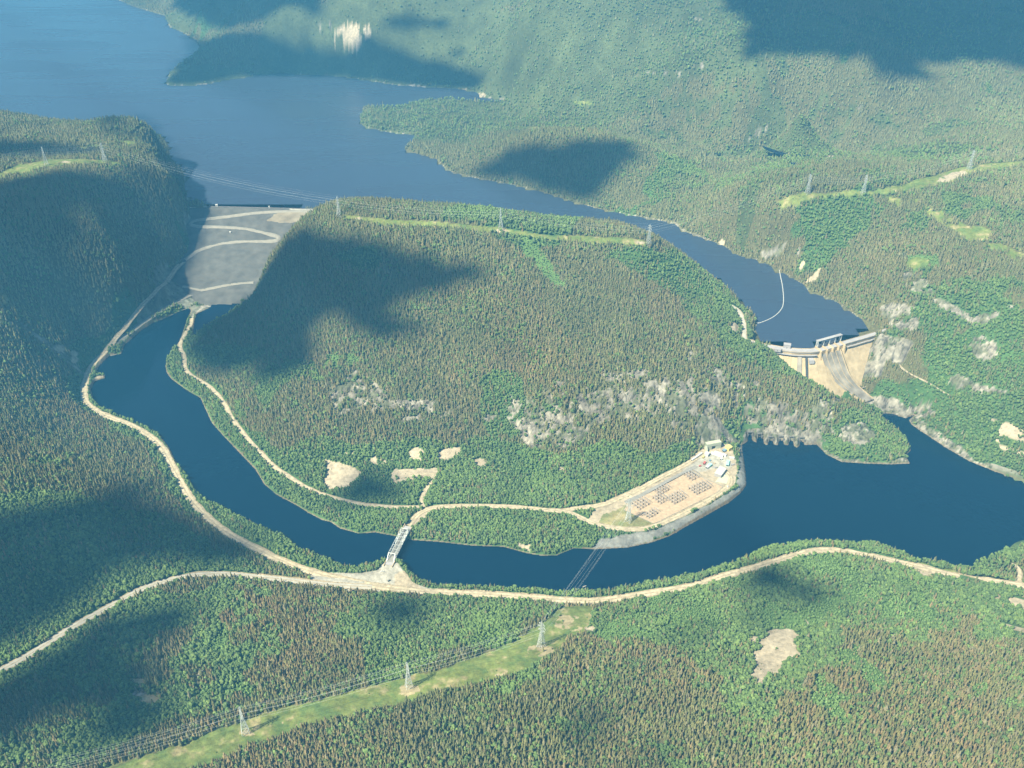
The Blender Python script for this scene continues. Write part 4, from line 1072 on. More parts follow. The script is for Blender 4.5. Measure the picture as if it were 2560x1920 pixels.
# ------------------------------------------------------------------ lattice pylons
def make_pylon(H=47.0):
    t = empty('transmission_tower'); r0 = .22
    bw, ww, tw = 4.6, 1.55, .75; zw = H*.56
    def half(z): return bw + (ww-bw)*z/zw if z < zw else ww + (tw-ww)*(z-zw)/(H*.95-zw)
    for sx, sy in ((-1,-1),(1,-1),(1,1),(-1,1)):
        m = MB(); m.bar((sx*bw, sy*bw, -1.5), (sx*ww, sy*ww, zw), r0*1.2); m.build('leg', M_STEEL, t)
    m = MB(); lv = [0, H*.13, H*.25, H*.36, H*.46, zw]
    cs = ((-1,-1),(1,-1),(1,1),(-1,1))
    for a, b in zip(lv[:-1], lv[1:]):
        ha, hb = half(a), half(b)
        for k in range(4):
            p, q = cs[k], cs[(k+1) % 4]
            m.bar((p[0]*ha, p[1]*ha, a), (q[0]*hb, q[1]*hb, b), r0*.75); m.bar((q[0]*ha, q[1]*ha, a), (p[0]*hb, p[1]*hb, b), r0*.75)
            m.bar((p[0]*hb, p[1]*hb, b), (q[0]*hb, q[1]*hb, b), r0*.7)
    m.build('bracing', M_STEEL, t)
    m = MB(); lv = [zw + (H*.95-zw)*k/6 for k in range(7)]
    for a, b in zip(lv[:-1], lv[1:]):
        ha, hb = half(a), half(b)
        for k in range(4):
            p, q = cs[k], cs[(k+1) % 4]
            m.bar((p[0]*ha, p[1]*ha, a), (p[0]*hb, p[1]*hb, b), r0); m.bar((p[0]*ha, p[1]*ha, a), (q[0]*hb, q[1]*hb, b), r0*.7)
            m.bar((p[0]*hb, p[1]*hb, b), (q[0]*hb, q[1]*hb, b), r0*.6)
    m.bar((0, 0, H*.95), (0, 0, H), r0); m.build('mast', M_STEEL, t)
    for lvl, ln in ((.66, 5.2), (.78, 6.2), (.90, 4.6)):
        z = H*lvl; h = half(z)
        for s in (-1, 1):
            m = MB()
            for sy in (-1, 1): m.bar((s*h, sy*h, z), (s*ln, 0, z), r0*.8); m.bar((s*h, sy*h, z+2.2), (s*ln, 0, z), r0*.7)
            m.bar((s*h*1.0, -h, z), (s*(h+ln)/2, 0, z+1.0), r0*.5)
            c = m.build('cross_arm', M_STEEL, t)
            m = MB(); m.bar((s*ln, 0, z), (s*ln, 0, z-2.6), .22, 6); m.build('insulator', M_WHITE, c)
    return t
PH = 47.0
ARMS = [(s*ln, z) for z, ln in ((PH*.66-2.6, 5.2), (PH*.78-2.6, 6.2), (PH*.90-2.6, 4.6)) for s in (-1, 1)]
proto = make_pylon(PH); used = [False]
def place_pylon(px, py, rz, label, group):
    x, y, z = land(px, py); z = float(height(np.array([x]), np.array([y]))[0])
    o = proto if not used[0] else copy_tree(proto); used[0] = True
    o.location = (x, y, z); o.rotation_euler = (0, 0, rz)
    tag(o, label, 'pylon', group)
    return o
def line_dir(a, b): d = land(*b)[:2]-land(*a)[:2]; return math.atan2(d[1], d[0])+math.pi/2
G1 = 'pylons in the grassy cutting near the camera'; G2 = 'pylons along the hilltop cutting'; G3 = 'far pylons beyond the reservoir'; G4 = 'pylons on the dark hill by the lake'
t1 = place_pylon(614, 1832, line_dir((300,1910),(1023,1718)), 'lattice pylon nearest the lower edge in the bright grass cutting, trees just behind', G1)
t2 = place_pylon(1023, 1718, line_dir((614,1832),(1353,1614)), 'middle lattice pylon of the grass cutting, standing on a bare tan patch', G1)
t3 = place_pylon(1353, 1616, line_dir((1023,1718),(1572,1302)), 'lattice pylon at the upper end of the grass cutting, close below the valley road', G1)
t4 = place_pylon(1570, 1303, line_dir((1353,1614),(1600,1230)), 'lattice pylon on the olive lawn beside the switchyard', 'pylon at the switchyard')
h1 = place_pylon(848, 541, line_dir((848,541),(1252,571)), 'faint hilltop pylon at the end above the rockfill dam', G2)
h2 = place_pylon(1252, 573, line_dir((848,541),(1621,612)), 'hilltop pylon on a bare sandy patch midway along the ridge cutting', G2)
h3 = place_pylon(1621, 612, line_dir((1252,571),(1700,620)), 'hilltop pylon standing against the blue reservoir at the ridge end', G2)
k1 = place_pylon(2018, 484, line_dir((1621,612),(2157,486)), 'far pylon above the pale green clearing beyond the reservoir', G3)
k2 = place_pylon(2157, 486, line_dir((2018,484),(2422,425)), 'far pylon on the green knoll between two others beyond the reservoir', G3)
k3 = place_pylon(2422, 424, line_dir((2157,486),(2560,405)), 'far pylon beside a bare sandy ridge top beyond the reservoir', G3)
l1 = place_pylon(117, 414, line_dir((117,414),(263,402)), 'faint pylon at the bare strip on the dark hill by the lake', G4)
l2 = place_pylon(263, 404, line_dir((117,414),(848,541)), 'faint pylon where wires leave the dark hill towards the rockfill dam', G4)
def wires(chain, label, group, sides, extra0=None, extra1=None, r=.075):
    for k, (ox, oz) in enumerate(ARMS + [(0, PH)]):
        m = MB(); pts = []
        tops = []
        if extra0 is not None: tops.append(Vector(extra0)+Vector((ox*.5, ox*.8, oz)))
        for t in chain: tops.append(Matrix.Translation(t.location) @ Matrix.Rotation(t.rotation_euler.z, 4, 'Z') @ Vector((ox, 0, oz)))
        if extra1 is not None: tops.append(Vector(extra1)+Vector((ox*.5, ox*.8, oz)))
        for a, b in zip(tops[:-1], tops[1:]):
            ln = (b-a).length; n = max(8, int(ln/25)); sag = ln*.022
            for i in range(n+(b is tops[-1])):
                f = i/n; p = a.lerp(b, f); p.z -= 4*sag*f*(1-f); pts.append(p)
        m.tube(pts, r if oz < PH else r*.6, 4)
        o = m.build('power_line', M_WIRE)
        lv = ('lowest', 'middle', 'upper')[k//2] if k < 6 else 'topmost thinnest'
        tag(o, (f'{lv} wire on the {sides[k % 2]} side of the pylons {label}' if k < 6 else f'{lv} wire joining the peaks of the pylons {label}'), 'power line', group)
e0 = land(150, 1975); e0[2] += 5
wires([t1, t2, t3, t4], 'in the grass cutting', 'wires of the line in the grass cutting', ('camera', 'woods'), extra0=e0)
e1 = land(2700, 385); e2 = land(-150, 440)
wires([l1, l2, h1, h2, h3, k1, k2, k3], 'along the hilltop', 'wires of the hilltop line', ('camera', 'reservoir'), extra0=e2, extra1=e1, r=.055)

# ------------------------------------------------------------------ switchyard on the sandy terrace
def yz(px, py, z=9.0): return at_z(px, py, z)
yo = np.array(yz(1620, 1290)); y1 = np.array(yz(1760, 1215)); YA = math.atan2(*(y1-yo)[::-1])
mb = MB(); P = W([(1560,1275),(1570,1262),(1718,1178),(1758,1195),(1806,1217),(1790,1232),(1750,1252),(1650,1302),(1632,1308)], 9.25); mb.poly([(a, b, 9.28) for a, b in P])
pad = mb.build('switchyard_gravel', simple('tan_gravel', (.40, .30, .205), .95, .2, .2)); pad['kind'] = 'structure'
if pad.data.polygons[0].normal.z < 0: pad.data.flip_normals()
M_RACK = simple('weathered_steel', (.33, .32, .32), .7, .1, .5)
def bay_rack(nx, ny, dx, dy, h):
    t = empty('switchgear_rack')
    for i in range(nx):
        for j in range(ny):
            m = MB(); m.bar((i*dx, j*dy, 0), (i*dx, j*dy, h), .2); m.build('post', M_RACK, t)
        m = MB(); m.box(i*dx-.2, i*dx+.2, 0, (ny-1)*dy, h-.35, h+.25); m.build('beam', M_RACK, t)
    for j in range(ny):
        m = MB(); m.bar((0, j*dy, h*.62), ((nx-1)*dx, j*dy, h*.62), .13); m.build('busbar', M_WIRE, t)
    for i in range(nx-1):
        for j in range(ny):
            m = MB(); x = (i+.5)*dx; y = j*dy
            m.box(x-.7, x+.7, y-.5, y+.5, 0, 1.6); m.bar((x-.5, y, 1.6), (x-.5, y, 4.2), .25, 6); m.bar((x+.5, y, 1.6), (x+.5, y, 4.2), .25, 6)
            m.build('breaker', M_DARK if (i+j) % 2 else M_CONC_G, t)
    return t
racks = [((1602,1262), 5, 4, 6.5, 6, 8, 'grey switchgear rack in the corner of the yard beside the lawn and pylon'),
         ((1628,1287), 5, 3, 6, 5, 7, 'grey switchgear rack with dark boxes near the bottom corner of the yard'),
         ((1650,1250), 4, 4, 6, 6, 8, 'grey switchgear rack in the middle of the yard, nearer the lawn'),
         ((1655,1228), 5, 3, 6, 6, 9, 'switchgear rack beside the yard upper road with reddish ground under it'),
         ((1690,1247), 6, 4, 6, 6, 8, 'grey switchgear rack in the yard middle, on the river side'),
         ((1728,1192), 4, 4, 6.5, 6, 9, 'dense switchgear rack at the upper corner of the yard, nearest the road'),
         ((1748,1222), 7, 4, 6, 6, 8, 'largest dense switchgear rack in the yard end nearest the white hall')]
for (px, py), nx, ny, dx, dy, h, lab in racks:
    t = bay_rack(nx, ny, dx, dy, h); x, y = yz(px, py)
    t.rotation_euler = (0, 0, YA-math.pi/2*0+.05*random.uniform(-1, 1)); c, s = math.cos(YA), math.sin(YA)
    cx, cy = (nx-1)*dx/2, (ny-1)*dy/2
    t.location = (x-(cx*c-cy*s), y-(cx*s+cy*c), 9.2); tag(t, lab, 'switchgear', 'switchgear racks in the yard')
# fence round the yard
fp = W([(1560,1277),(1570,1262),(1718,1178),(1758,1195),(1808,1217),(1790,1234),(1750,1254),(1650,1304),(1632,1310)], 9.3)
ft = empty('yard_fence', (fp[0][0], fp[0][1], 9.2)); tag(ft, 'thin grey wire fence round the tan switchyard', 'fence')
FPp = resample(np.vstack([fp, fp[:1]]), 9.0)
pm = None
for q in FPp:
    if pm is None: m = MB(); m.bar((0, 0, 0), (0, 0, 2.6), .12); pm = m.build('post', M_STEEL, ft); o = pm
    else: o = pm.copy(); COL.objects.link(o); o.parent = ft
    o.location = (q[0]-fp[0][0], q[1]-fp[0][1], 0)
for a, b in zip(np.vstack([fp, fp[:1]])[:-1], np.vstack([fp, fp[:1]])[1:]):
    m = MB()
    for z in (.4, 1.3, 2.4): m.bar((*(a-fp[0]), z), (*(b-fp[0]), z), .05)
    m.build('fence_wire', M_STEEL, ft)
# buildings of the plant
M_TEAL = simple('teal_paint', (.33, .66, .60), .6, .05, .4); M_YEL = simple('yellow_paint', (.62, .50, .18), .7, .06, .4); M_RED = simple('red_paint', (.42, .10, .09), .6, .08, .4)
M_PAVE = simple('pale_concrete_slab', (.42, .44, .33), .9, .08, .2); M_BLUE = simple('blue_paint', (.16, .27, .36), .6, .05, .4)
p = yz(1800, 1184); hut('white_hall', p[0], p[1], 9, 22, 12, 6, YA+.35, M_CONC_G, M_WHITE, 'white roofed rectangular hall at the end of the switchyard', None, .12)
for i, (q, lab) in enumerate((((1793, 1137), 'longer white arched store shed by the tunnel portal, left of its twin'), ((1801, 1135), 'white arched store shed by the tunnel portal, right of its twin'))):
    p = yz(*q); t = empty('arched_shed', (p[0], p[1], 9), YA-1.15); tag(t, lab, 'shed', 'twin arched sheds by the tunnel portal')
    m = MB(); n = 8; Lg = 11; w = 3.6
    pr = [(w*math.cos(math.pi*k/n), w*.9*math.sin(math.pi*k/n)) for k in range(n+1)]
    for a, b in zip(pr[:-1], pr[1:]): m.quad((-Lg, a[0], a[1]), (Lg, a[0], a[1]), (Lg, b[0], b[1]), (-Lg, b[0], b[1]))
    m.build('roof', M_WHITE, t)
    for s in (-1, 1):
        m = MB(); m.poly([(s*(Lg-.2), y, z) for y, z in pr]); m.build('end_wall', M_WHITE, t)
    m = MB(); m.box(Lg-.15, Lg+.05, -1.6, 1.6, 0, 2.6); m.build('door', M_DARK, t)
def crate(name, px, py, w, d, h, rz, mat, label, cat, group=None, z=9.0):
    p = yz(px, py, z); t = empty(name, (p[0], p[1], z), YA+rz); tag(t, label, cat, group)
    m = MB(); m.box(-w/2, w/2, -d/2, d/2, .15, h); m.build('body', mat, t)
    m = MB(); m.box(-w/2-.12, w/2+.12, -d/2-.12, d/2+.12, h+.002, h+.22); m.build('roof', mat, t)
    m = MB(); m.box(-w/2-.06, -w/2+.05, -d/2+.3, d/2-.3, .4, h-.3); m.build('door', M_DARK, t)
    return t
crate('site_trailer', 1819, 1160, 14, 4.6, 3.4, .65, M_TEAL, 'pale teal trailer parked near the river edge of the yard', 'trailer')
crate('site_trailer', 1829, 1147, 9, 4, 3.4, -.8, M_WHITE, 'white trailer beside the slope, above the pale teal one', 'trailer')
crate('site_trailer', 1769, 1169, 8, 5, 3.4, .2, M_WHITE, 'white trailer at the upper end of the switchyard, further from the tunnel', 'trailer')
crate('site_trailer', 1774, 1165, 7, 5, 3.8, .2, M_TEAL, 'pale green trailer touching a white one at the switchyard end', 'trailer')
crate('storage_container', 1761, 1159, 7, 3.4, 2.8, .5, M_RED, 'dark red container alone on the sandy yard', 'container')
crate('storage_container', 1758, 1144, 6, 2.6, 2.6, .3, M_YEL, 'small yellow container beside the long white barrier', 'container')
crate('storage_container', 1811, 1128, 7, 5, 3.4, .1, M_BLUE, 'grey blue container beside the yellow building', 'container')
crate('storage_container', 1803, 1149, 4, 4, 2.6, .1, M_WHITE, 'tiny white container in front of the arched sheds', 'container')
p = yz(1821, 1124); hut('yellow_building', p[0], p[1], 9, 9, 9, 7, YA, M_YEL, M_YEL, 'small yellow building at the foot of the grey slope', None, .1)
crate('white_barrier', 1742, 1143, 30, 3.0, 2.6, .12, M_WHITE, 'long low white shelter between the sandy road and the yard', 'shelter')
p = yz(1767, 1138); hut('gate_house', p[0], p[1], 9, 8, 7, 5, YA+.4, M_WHITE, M_WHITE, 'white gate house at the end of the long white shelter', None, .05)
mb = MB(); P = W([(1788,1205),(1797,1193),(1806,1180),(1818,1190),(1821,1200),(1816,1210),(1804,1207)], 9.3); mb.poly([(a, b, 9.33) for a, b in P]); o = mb.build('concrete_pad', M_PAVE); o['kind'] = 'structure'
if o.data.polygons[0].normal.z < 0: o.data.flip_normals()
for (px, py, w, d, h, mt, lab) in [(1775,1152,3,2.4,1.6,M_BLUE,'tiny blue crate on the yard between the red container and the sheds'),(1786,1159,2.6,2.6,1.4,M_CONC,'small tan crate in the middle of the open yard'),
        (1812,1139,5,2.4,2.4,M_YEL,'small yellow container between the arched sheds and the white trailer'),(1790,1170,4,2.4,2.2,M_CONC_G,'grey container between the pale green trailer and the white hall'),
        (1832,1163,6,2.4,2.4,M_CONC_G,'grey container at the slope edge beside the pale teal trailer'),(1750,1166,3.5,2.4,2.0,M_RED,'smaller red crate by the upper yard road')]:
    crate('storage_container', px, py, w, d, h, random.uniform(-.6, .8), mt, lab, 'container')
# tunnel portal in the rock face behind the yard
p = yz(1782, 1121); t = empty('tunnel_portal', (p[0], p[1], 9), YA-.35); tag(t, 'pale concrete tunnel portal at the foot of the grey rock face', 'portal')
m = MB(); m.box(-14, -4, -3, 5, -2, 12); m.build('wall', M_PAVE, t); m = MB(); m.box(4, 14, -3, 5, -2, 12); m.build('wall', M_PAVE, t)
m = MB(); m.box(-14, 14, -3.2, 5, 7.5, 13.5); m.build('lintel', M_PAVE, t); m = MB(); m.box(-4, 4, 3.4, 4, -2, 7.5); m.build('door', M_DARK, t)
m = MB(); m.hexa([(-16,-9,-2),(-14,-9,-2),(-14,-3,-2),(-16,-3,-2),(-16,-9,3),(-14,-9,3),(-14,-3,12),(-16,-3,12)]); m.build('wing_wall', M_PAVE, t)
# vehicles
def car(px, py, rz, mat, label, z=9.3, cat='car', L_=4.8, name='parked_car'):
    p = at_z(px, py, z); t = empty(name, (p[0], p[1], z), rz); tag(t, label, cat)
    w = .95
    m = MB(); m.hexa([(-L_/2,-w,.35),(L_/2,-w,.35),(L_/2,w,.35),(-L_/2,w,.35),(-L_/2,-w,.95),(L_/2-.1,-w,.85),(L_/2-.1,w,.85),(-L_/2,w,.95)])
    m.hexa([(-L_/2+.2,-w*.92,.95),(L_/2-1.4,-w*.92,.93),(L_/2-1.4,w*.92,.93),(-L_/2+.2,w*.92,.95),(-L_/2+.7,-w*.78,1.55),(L_/2-2.2,-w*.78,1.55),(L_/2-2.2,w*.78,1.55),(-L_/2+.7,w*.78,1.55)]); m.build('body', mat, t)
    m = MB(); m.hexa([(L_/2-2.16,-w*.74,1.0),(L_/2-1.36,-w*.74,1.0),(L_/2-1.36,w*.74,1.0),(L_/2-2.16,w*.74,1.0),(L_/2-2.25,-w*.72,1.5),(L_/2-2.1,-w*.72,1.5),(L_/2-2.1,w*.72,1.5),(L_/2-2.25,w*.72,1.5)]); m.build('windscreen', M_DARK, t)
    for x in (-L_/2+.9, L_/2-.9):
        for s in (-1, 1):
            m = MB(); m.bar((x, s*.78, .34), (x, s*.98, .34), .34, 10); m.build('wheel', M_DARK, t)
    return t
car(1819, 1217, 1.2, M_WHITE, 'small white car on the curved road at the river end of the switchyard')
car(955, 1429, .2, M_WHITE, 'white car on the wide gravel junction at the near end of the bridge', L_=6.0)
car(1468, 1480, .3, M_WHITE, 'small white boat like object lying at the river edge under the wires', z=.4, cat='boat', L_=5) if False else None
car(973, 1452, .9, M_DARK, 'dark car parked on the gravel junction, nearer the lower forest')
# launch on the river
p = at_z(1461, 1467, 0); t = empty('small_boat', (p[0], p[1], .05), .5); tag(t, 'small pale boat at the near bank below the river wires', 'boat')
m = MB(); prf = [(-3,.9),(-2,1.15),(1,1.15),(2.6,.6),(3.4,.05)]
for (a, wa), (b, wb_) in zip(prf[:-1], prf[1:]):
    m.quad((a,-wa,.8),(b,-wb_,.85),(b,-wb_*.5,-.2),(a,-wa*.6,-.2)); m.quad((a,wa,.8),(a,wa*.6,-.2),(b,wb_*.5,-.2),(b,wb_,.85)); m.quad((a,-wa*.6,-.1),(b,-wb_*.5,-.1),(b,wb_*.5,-.1),(a,wa*.6,-.1))
m.poly([(-3,-.9,.8),(-3,-.54,-.2),(-3,.54,-.2),(-3,.9,.8)]); m.build('hull', M_WHITE, t)
m = MB(); m.box(-1.6,-1.2,-.9,.9,.35,.5); m.build('bench', M_CONC, t); m = MB(); m.box(.4,.8,-.9,.9,.35,.5); m.build('bench', M_CONC, t)
M_PORTAL = simple('weathered_concrete', (.15, .145, .13), .9, .3, .2)
# tailrace outlets: dark slots with concrete heads
for i, (px, py, lab) in enumerate([(1875,1092,'first dark tailrace outlet, nearest the yard'),(1899,1096,'second dark tailrace outlet counted from the yard'),(1927,1104,'third dark tailrace outlet counted from the yard'),
        (1953,1103,'fourth dark tailrace outlet counted from the yard'),(1979,1104,'fifth dark tailrace outlet counted from the yard'),(2005,1106,'sixth dark tailrace outlet, farthest from the yard')]):
    p = at_z(px, py, 0); t = empty('tailrace_outlet', (p[0], p[1], 0), .0); tag(t, lab, 'outlet', 'tailrace outlets in the rock bank')
    m = MB(); m.box(-4.6, 4.6, 3.6, 6.5, 6.3, 8.4); m.build('lintel', M_PORTAL, t)
    for s in (-1, 1): m = MB(); m.box(s*4.1-.5, s*4.1+.5, -1, 6.5, -3, 6.3); m.build('side_wall', M_PORTAL, t)
    m = MB(); m.box(-3.6, 3.6, 5.2, 6.0, -3, 6.3); m.build('opening', M_DARK, t)
# ------------------------------------------------------------------ trees
def conifer_mesh(name, seed, full=True):
    r = random.Random(seed); m = MB(); H = 1.0
    tiers = 4 if full else 2; sides = 6
    # trunk
    n = len(m.v); 
    for k in range(3): a = 2*math.pi*k/3; m.v.append((.025*math.cos(a), .025*math.sin(a), -.06))
    m.v.append((0, 0, .5)); m.f += [(n, n+1, n+3), (n+1, n+2, n+3), (n+2, n, n+3)]
    tf = len(m.f)
    for t in range(tiers):
        z0 = .10 + .80*t/tiers; z1 = z0 + (1.0-z0)*(.62 if t < tiers-1 else 1.0); rad = .17*(1-.78*t/tiers)*(1+.15*r.uniform(-1, 1))
        n = len(m.v); ph = r.random()*6
        for k in range(sides):
            a = ph + 2*math.pi*k/sides; q = rad*(1+.35*r.uniform(-1, 1)); m.v.append((q*math.cos(a), q*math.sin(a), z0+.05*r.uniform(-1, 1)))
        m.v.append((.01*r.uniform(-1, 1), .01*r.uniform(-1, 1), z1))
        m.v.append((0, 0, z0+.04))
        for k in range(sides): m.f.append((n+k, n+(k+1) % sides, n+sides)); m.f.append((n+(k+1) % sides, n+k, n+sides+1))
    me = bpy.data.meshes.new(name); me.from_pydata(m.v, [], m.f)
    me.materials.append(M_NEEDLE); me.materials.append(M_BARK)
    for i, p in enumerate(me.polygons): p.material_index = 1 if i < tf else 0
    return me
def broad_mesh(name, seed):
    r = random.Random(seed); m = MB()
    n = len(m.v)
    for k in range(3): a = 2*math.pi*k/3; m.v.append((.035*math.cos(a), .035*math.sin(a), -.06))
    m.v.append((0, 0, .6)); m.f += [(n, n+1, n+3), (n+1, n+2, n+3), (n+2, n, n+3)]
    tf = len(m.f)
    ph = (1+5**.5)/2
    iv = [Vector(v).normalized() for v in [(-1,ph,0),(1,ph,0),(-1,-ph,0),(1,-ph,0),(0,-1,ph),(0,1,ph),(0,-1,-ph),(0,1,-ph),(ph,0,-1),(ph,0,1),(-ph,0,-1),(-ph,0,1)]]
    fc = [(0,11,5),(0,5,1),(0,1,7),(0,7,10),(0,10,11),(1,5,9),(5,11,4),(11,10,2),(10,7,6),(7,1,8),(3,9,4),(3,4,2),(3,2,6),(3,6,8),(3,8,9),(4,9,5),(2,4,11),(6,2,10),(8,6,7),(9,8,1)]
    lobes = [(0, 0, .60, .24, .36)] + [(.17*math.cos(a+r.random()), .17*math.sin(a+r.random()), r.uniform(.36, .72), r.uniform(.13, .19), r.uniform(.15, .22)) for a in (0, 1.6, 3.1, 4.7)]
    for (cx, cy, cz, rh, rv) in lobes:
        n = len(m.v); rot = Matrix.Rotation(r.random()*6, 3, 'Z') @ Matrix.Rotation(r.random()*6, 3, 'X')
        for v in iv:
            w = rot @ v; q = 1+.28*r.uniform(-1, 1); m.v.append((cx+w.x*rh*q, cy+w.y*rh*q, cz+w.z*rv*q))
        m.f += [(n+a, n+b, n+c) for a, b, c in fc]
    me = bpy.data.meshes.new(name); me.from_pydata(m.v, [], m.f)
    me.materials.append(M_LEAF); me.materials.append(M_BARK)
    for i, p in enumerate(me.polygons): p.material_index = 1 if i < tf else 0
    return me
M_BARK = simple('bark', (.16, .13, .10), .9, .2, .8)
CON = [conifer_mesh('conifer_tree', s) for s in range(6)]
BRO = [broad_mesh('broadleaf_tree', s+50) for s in range(6)]
def lib(name, meshes):
    c = bpy.data.collections.new(name)
    for i, me in enumerate(meshes): c.objects.link(bpy.data.objects.new(f'{name}_{i}', me))
    return c
LC = lib('conifer_library', CON); LB = lib('broadleaf_library', BRO)

pts = []
def proj(x, y, z):
    dz = z-CAM_Z; dep = y*cP - dz*sP
    v = -(y*sP + dz*cP)/dep           # downwards positive
    return 1280+FPX*x/dep, 960+FPX*v, dep
for d0, d1, sp_, sc in ((480, 1250, 3.2, 1.0), (1250, 1700, 3.7, 1.0), (1700, 2400, 4.6, 1.06), (2400, 3500, 6.8, 1.12), (3500, 5600, 9.0, 1.12)):
    xs = np.arange(-.64*d1-250, .64*d1+250, sp_); ys = np.arange(max(300, d0*.6), d1+1, sp_)
    X, Y = np.meshgrid(xs, ys); X = X + RNG.uniform(-.48, .48, X.shape)*sp_; Y = Y + RNG.uniform(-.48, .48, Y.shape)*sp_
    X = X.ravel(); Y = Y.ravel(); d = np.hypot(X, Y); k = (d >= d0) & (d < d1) & (np.abs(X) < .66*Y+160); X = X[k]; Y = Y[k]
    pts.append(np.column_stack([X, Y, np.full(len(X), sc)]))
pts = np.vstack(pts)
X, Y, SCL = pts.T
def HRz(x, y): return bil(HR, x, y, GX0, GY0+100, MS)
K = cover(X, Y)
dn = DENS[K]; clump = fbm(X, Y, 45, 3, 41.0)
dn = dn*np.clip(.93 + .35*clump, 0, 1)
dn = np.where((K == KI['meadow']), dn*(1-.8*sstep(2600, 3800, np.hypot(X, Y))), dn)
keep = RNG.random(len(X)) < dn
# keep off roads, water, dams, yard
for P, pz, wd in ROADS:
    keep &= segdist(P, X, Y, closed=False, lim=wd/2+9) > wd/2+1.8+3.6*fbm(X, Y, 16, 2, 47.0)
keep &= ~inpoly(PR, X, Y) & ~inpoly(PB, X, Y) & ~inpoly(PRES, X, Y) & ~inpoly(RF_CUT, X, Y) & ~inpoly(G_CUT, X, Y)
for surf, ok in ((g_surf, lambda u, s: (s > -8) & (s < 90) & (u > 2) & (u < UEND-2)), (rf_surf, lambda u, s: (s > -12) & (s < 262) & (u > 0) & (u < RLEN+20))):
    g_, u_, s_ = surf(X, Y); keep &= ~(ok(u_, s_) & (HRz(X, Y) < g_+1.5))
keep &= ~inpoly(W(YARD, 9.0), X, Y)
_jn = W(JUNC, 9.0); keep &= ~inpoly(_jn, X, Y) & (segdist(_jn, X, Y, lim=8) > 3)
_brl = np.array([BA, BB]); keep &= segdist(_brl, X, Y, closed=False, lim=20) > 8
keep &= segdist(PR, X, Y, lim=6) > 2.0
keep &= ~((X > 415) & (X < 590) & (Y > 1325) & (Y < 1392) & (segdist(PR, X, Y, lim=30) < 15))
X, Y, SCL, K = X[keep], Y[keep], SCL[keep], K[keep]
Z = height(X, Y)
pxs, pys, dep = proj(X, Y, Z)
kk = (pxs > -420) & (pxs < 2980) & (pys > -120) & (pys < 2350)
X, Y, Z, SCL, K, dep, pxs, pys = [a[kk] for a in (X, Y, Z, SCL, K, dep, pxs, pys)]
lp = LEAF_P[K]; mixn = fbm(X, Y, 55, 4, 43.0)
isb = RNG.random(len(X)) < np.clip(lp + .40*mixn, .03, .97)
h = np.where(isb, RNG.uniform(5.0, 9.8, len(X)), RNG.uniform(7.0, 13.5, len(X)))
lowv = np.isin(K, [KI['rock'], KI['riprap'], KI['scrub'], KI['sand'], KI['light']])
h = np.where(lowv, h*.55, h)
h = np.where((K == KI['riprap']) | (K == KI['sand']) | (K == KI['grass']), h*.45, h)
shortn = sstep(-.1, .6, fbm(X, Y, 120, 3, 44.0)); h = h*(1-.22*shortn)
h = h*SCL
h = h*(1 + .22*fbm(X, Y, 28, 2, 49.0)); h = np.where(RNG.random(len(X)) < .06, h*1.3, h)
wd_ = np.where(isb, h*RNG.uniform(.8, 1.2, len(X)), h*RNG.uniform(.9, 1.25, len(X))*np.where(SCL > 1.2, 1.35, 1.0))
t1_ = RNG.random(len(X))[:, None]; t2_ = RNG.random(len(X))[:, None]
olive = np.array([.172, .172, .072]); brown = np.array([.208, .160, .084]); dark = np.array([.112, .132, .056]); grey = np.array([.190, .180, .115])
bn = fbm(X, Y, 130, 4, 45.0)
pb = np.clip(.20 + .5*bn, .04, .5)[:, None]
ct = np.where(t1_ < pb, brown, np.where(t1_ < pb+.12, grey, np.where(t1_ < pb+.50, olive, dark)))*(.80+.4*t2_)
hue = fbm(X, Y, 200, 3, 48.0)[:, None]; ct = ct*(1 + .18*hue*np.array([1, .2, .4]))
ct = ct*.7 + ct.mean(0)*.3
farb = sstep(1300, 2800, np.hypot(X, Y))[:, None]  # canopy tint pales with distance; some of the haze is put into its colour
ct = ct*(1-.65*farb) + np.array([.168, .178, .088])*(.85+.3*t2_)*.65*farb
b1 = np.array([.092, .152, .054]); b2 = np.array([.130, .195, .068]); b3 = np.array([.068, .112, .050])
bt = np.where(t1_ < .5, b1, np.where(t1_ < .8, b3, b2))*(.8+.4*t2_); bt = bt*.75 + bt.mean(0)*.25
bt = bt*(1-.6*farb) + np.array([.120, .175, .066])*(.85+.3*t2_)*.6*farb
lg = (K == KI['light'])[:, None]; bt = bt*np.array([1.10, 1.03, .95])
bt = np.where(lg, np.array([.128, .200, .068])*(.8+.4*t2_), bt)
yel = sstep(.15, .5, fbm(X, Y, 90, 3, 46.0))[:, None]; bt = bt*(1-.45*yel) + np.array([.12, .19, .055])*(.45*yel)
tint = np.where(isb[:, None], bt, ct)*(1 + .28*fbm(X, Y, 420, 4, 27.0)*sstep(1500, 2600, np.hypot(X, Y)))[:, None]
tint = tint*(1 + .16*fbm(X, Y, 60, 3, 62.0))[:, None]
